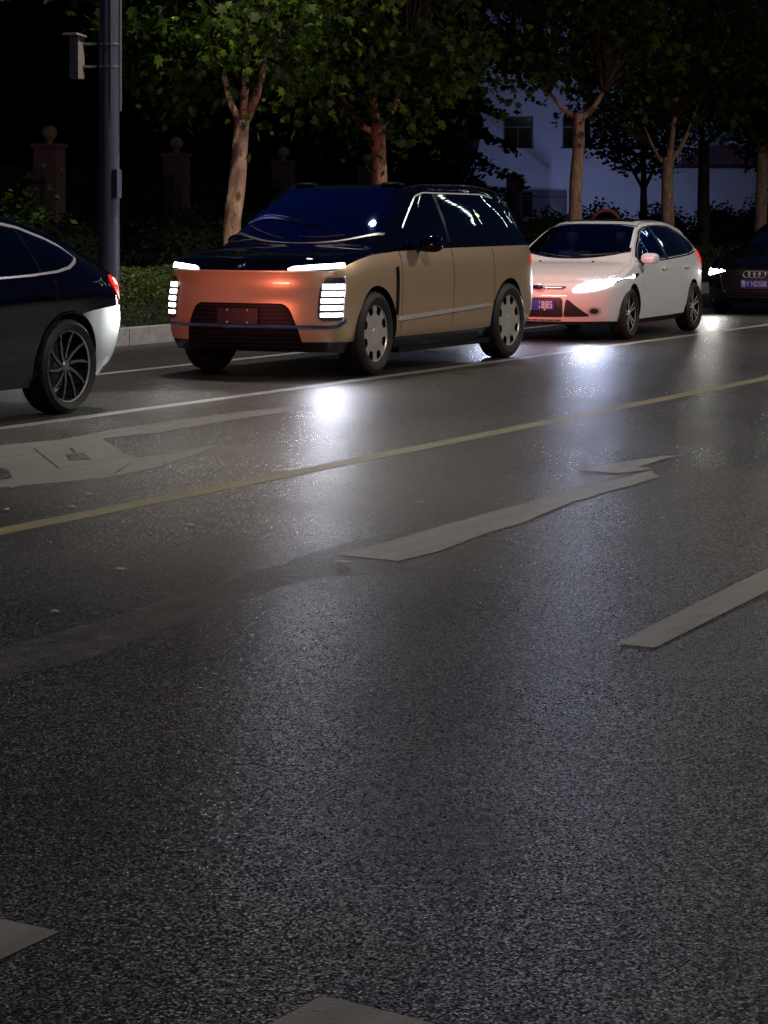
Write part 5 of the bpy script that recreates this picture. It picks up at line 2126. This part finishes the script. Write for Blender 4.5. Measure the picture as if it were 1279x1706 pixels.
festoon('string_lights', [(50, 2.6, 13.8), (50, 1.9, 12.1), (50, 1.7, 11.6), (50, 0.9, 10.3), (50.2, 0.3, 9.7), (50.4, 0.0, 9.3)], 'sagging string of white lights over the road, the one nearest the near kerb', M['bulb_white'])
festoon('string_lights', [(50, 2.0, 10.9), (50, 1.4, 9.9), (50, 0.9, 9.1)], 'short string of white lights over the road beside the warm globe', M['bulb_white'])
festoon('string_lights', [(50, 6.4, 13.9), (50, 5.8, 11.6), (50, 5.4, 10.4), (50, 5.2, 10.1), (50, 4.6, 9.3), (50, 3.6, 8.3)], 'longest string of white lights over the middle of the road', M['bulb_white'])
festoon('string_lights', [(50, 7.8, 9.3), (50, 6.8, 8.5), (50, 5.8, 7.9)], 'string of white lights over the road nearest the queuing cars', M['bulb_white'])
festoon('string_lights', [(51, -3.5, 8.5), (51, -4.5, 7.2), (51, -5.5, 6.6)], 'string of small blue lights over the near kerb', M['bulb_blue'], 0.5)
festoon('string_lights', [(50, -1.0, 14.0), (50, 3.0, 13.8), (50, 6.5, 13.95), (50, 10.0, 14.05)], 'unseen row of white lights added along the high wire for a highlight on the gold SUV', M['bulb_white'], 0.22)  # added row, meant to draw a highlight along the SUV's shoulder
ln = tag(empty('reflection_lamp', (50, 1.7, 10.2)), 'unseen warm globe added over the road to be mirrored in the gold SUV window', 'reflection_lamp')  # added glow in place of a street lamp mirrored in the side glass
mb = MB()
mb.ellipsoid((0, 0, 0), (0.2, 0.2, 0.24), 16, 10)
mb.build('glow_ball', M['bulb_warm'], ln)
mb = MB()
mb.tube([(0, 0, 0.22), (0, 0, 3.8)], 0.008, 5)
mb.build('cable', M['iron'], ln)
mb = MB()
mb.tube([(50, -8, 14.2), (50, 0, 14.0), (50, 8, 14.05), (50, 20, 14.4)], 0.012, 6)
o = tag(mb.build('span_wire', M['iron']), 'thin dark wire spanning the road and carrying the string lights', 'wire')

# ------------------------------------------------------------------ dry leaves on the road
spots = [(570, 937, 1.6), (318, 875, 1.2), (200, 949, 1.1), (300, 788, 1.0), (275, 770, .8), (120, 845, .8), (150, 824, .8), (18, 663 + 150, .9), (700, 838, 1.0), (630, 660, .9), (720, 645, .9),
         (905, 755, .8), (875, 655, .8), (1150, 615, .8), (500, 693, .8), (470, 716, .7), (90, 1020, .7), (440, 880, .6), (10, 850, 1.1), (205, 872, .6)]
for i, (px, py, s) in enumerate(spots):
    rr = random.Random(i + 400)
    mb = MB()
    k = 9
    c = mb.vert((0, 0, 0.012))
    ids = []
    for j in range(k):
        a = 2 * math.pi * j / k
        r_ = 0.021 * s * rr.uniform(0.6, 1.2)
        ids.append(mb.vert((r_ * 1.5 * math.cos(a), r_ * 0.8 * math.sin(a), rr.uniform(0.002, 0.008))))
    for j in range(k):
        mb.face((c, ids[j], ids[(j + 1) % k]))
    o = mb.build('fallen_leaf', M['leaf_litter'], smooth=False)
    o.location = G(px, py, 0.006)
    o.rotation_euler = (0, 0, rr.uniform(0, 6.28))
    tag(o, 'small pale dry leaf lying on the dark asphalt', 'leaf', 'dry leaves on the road')
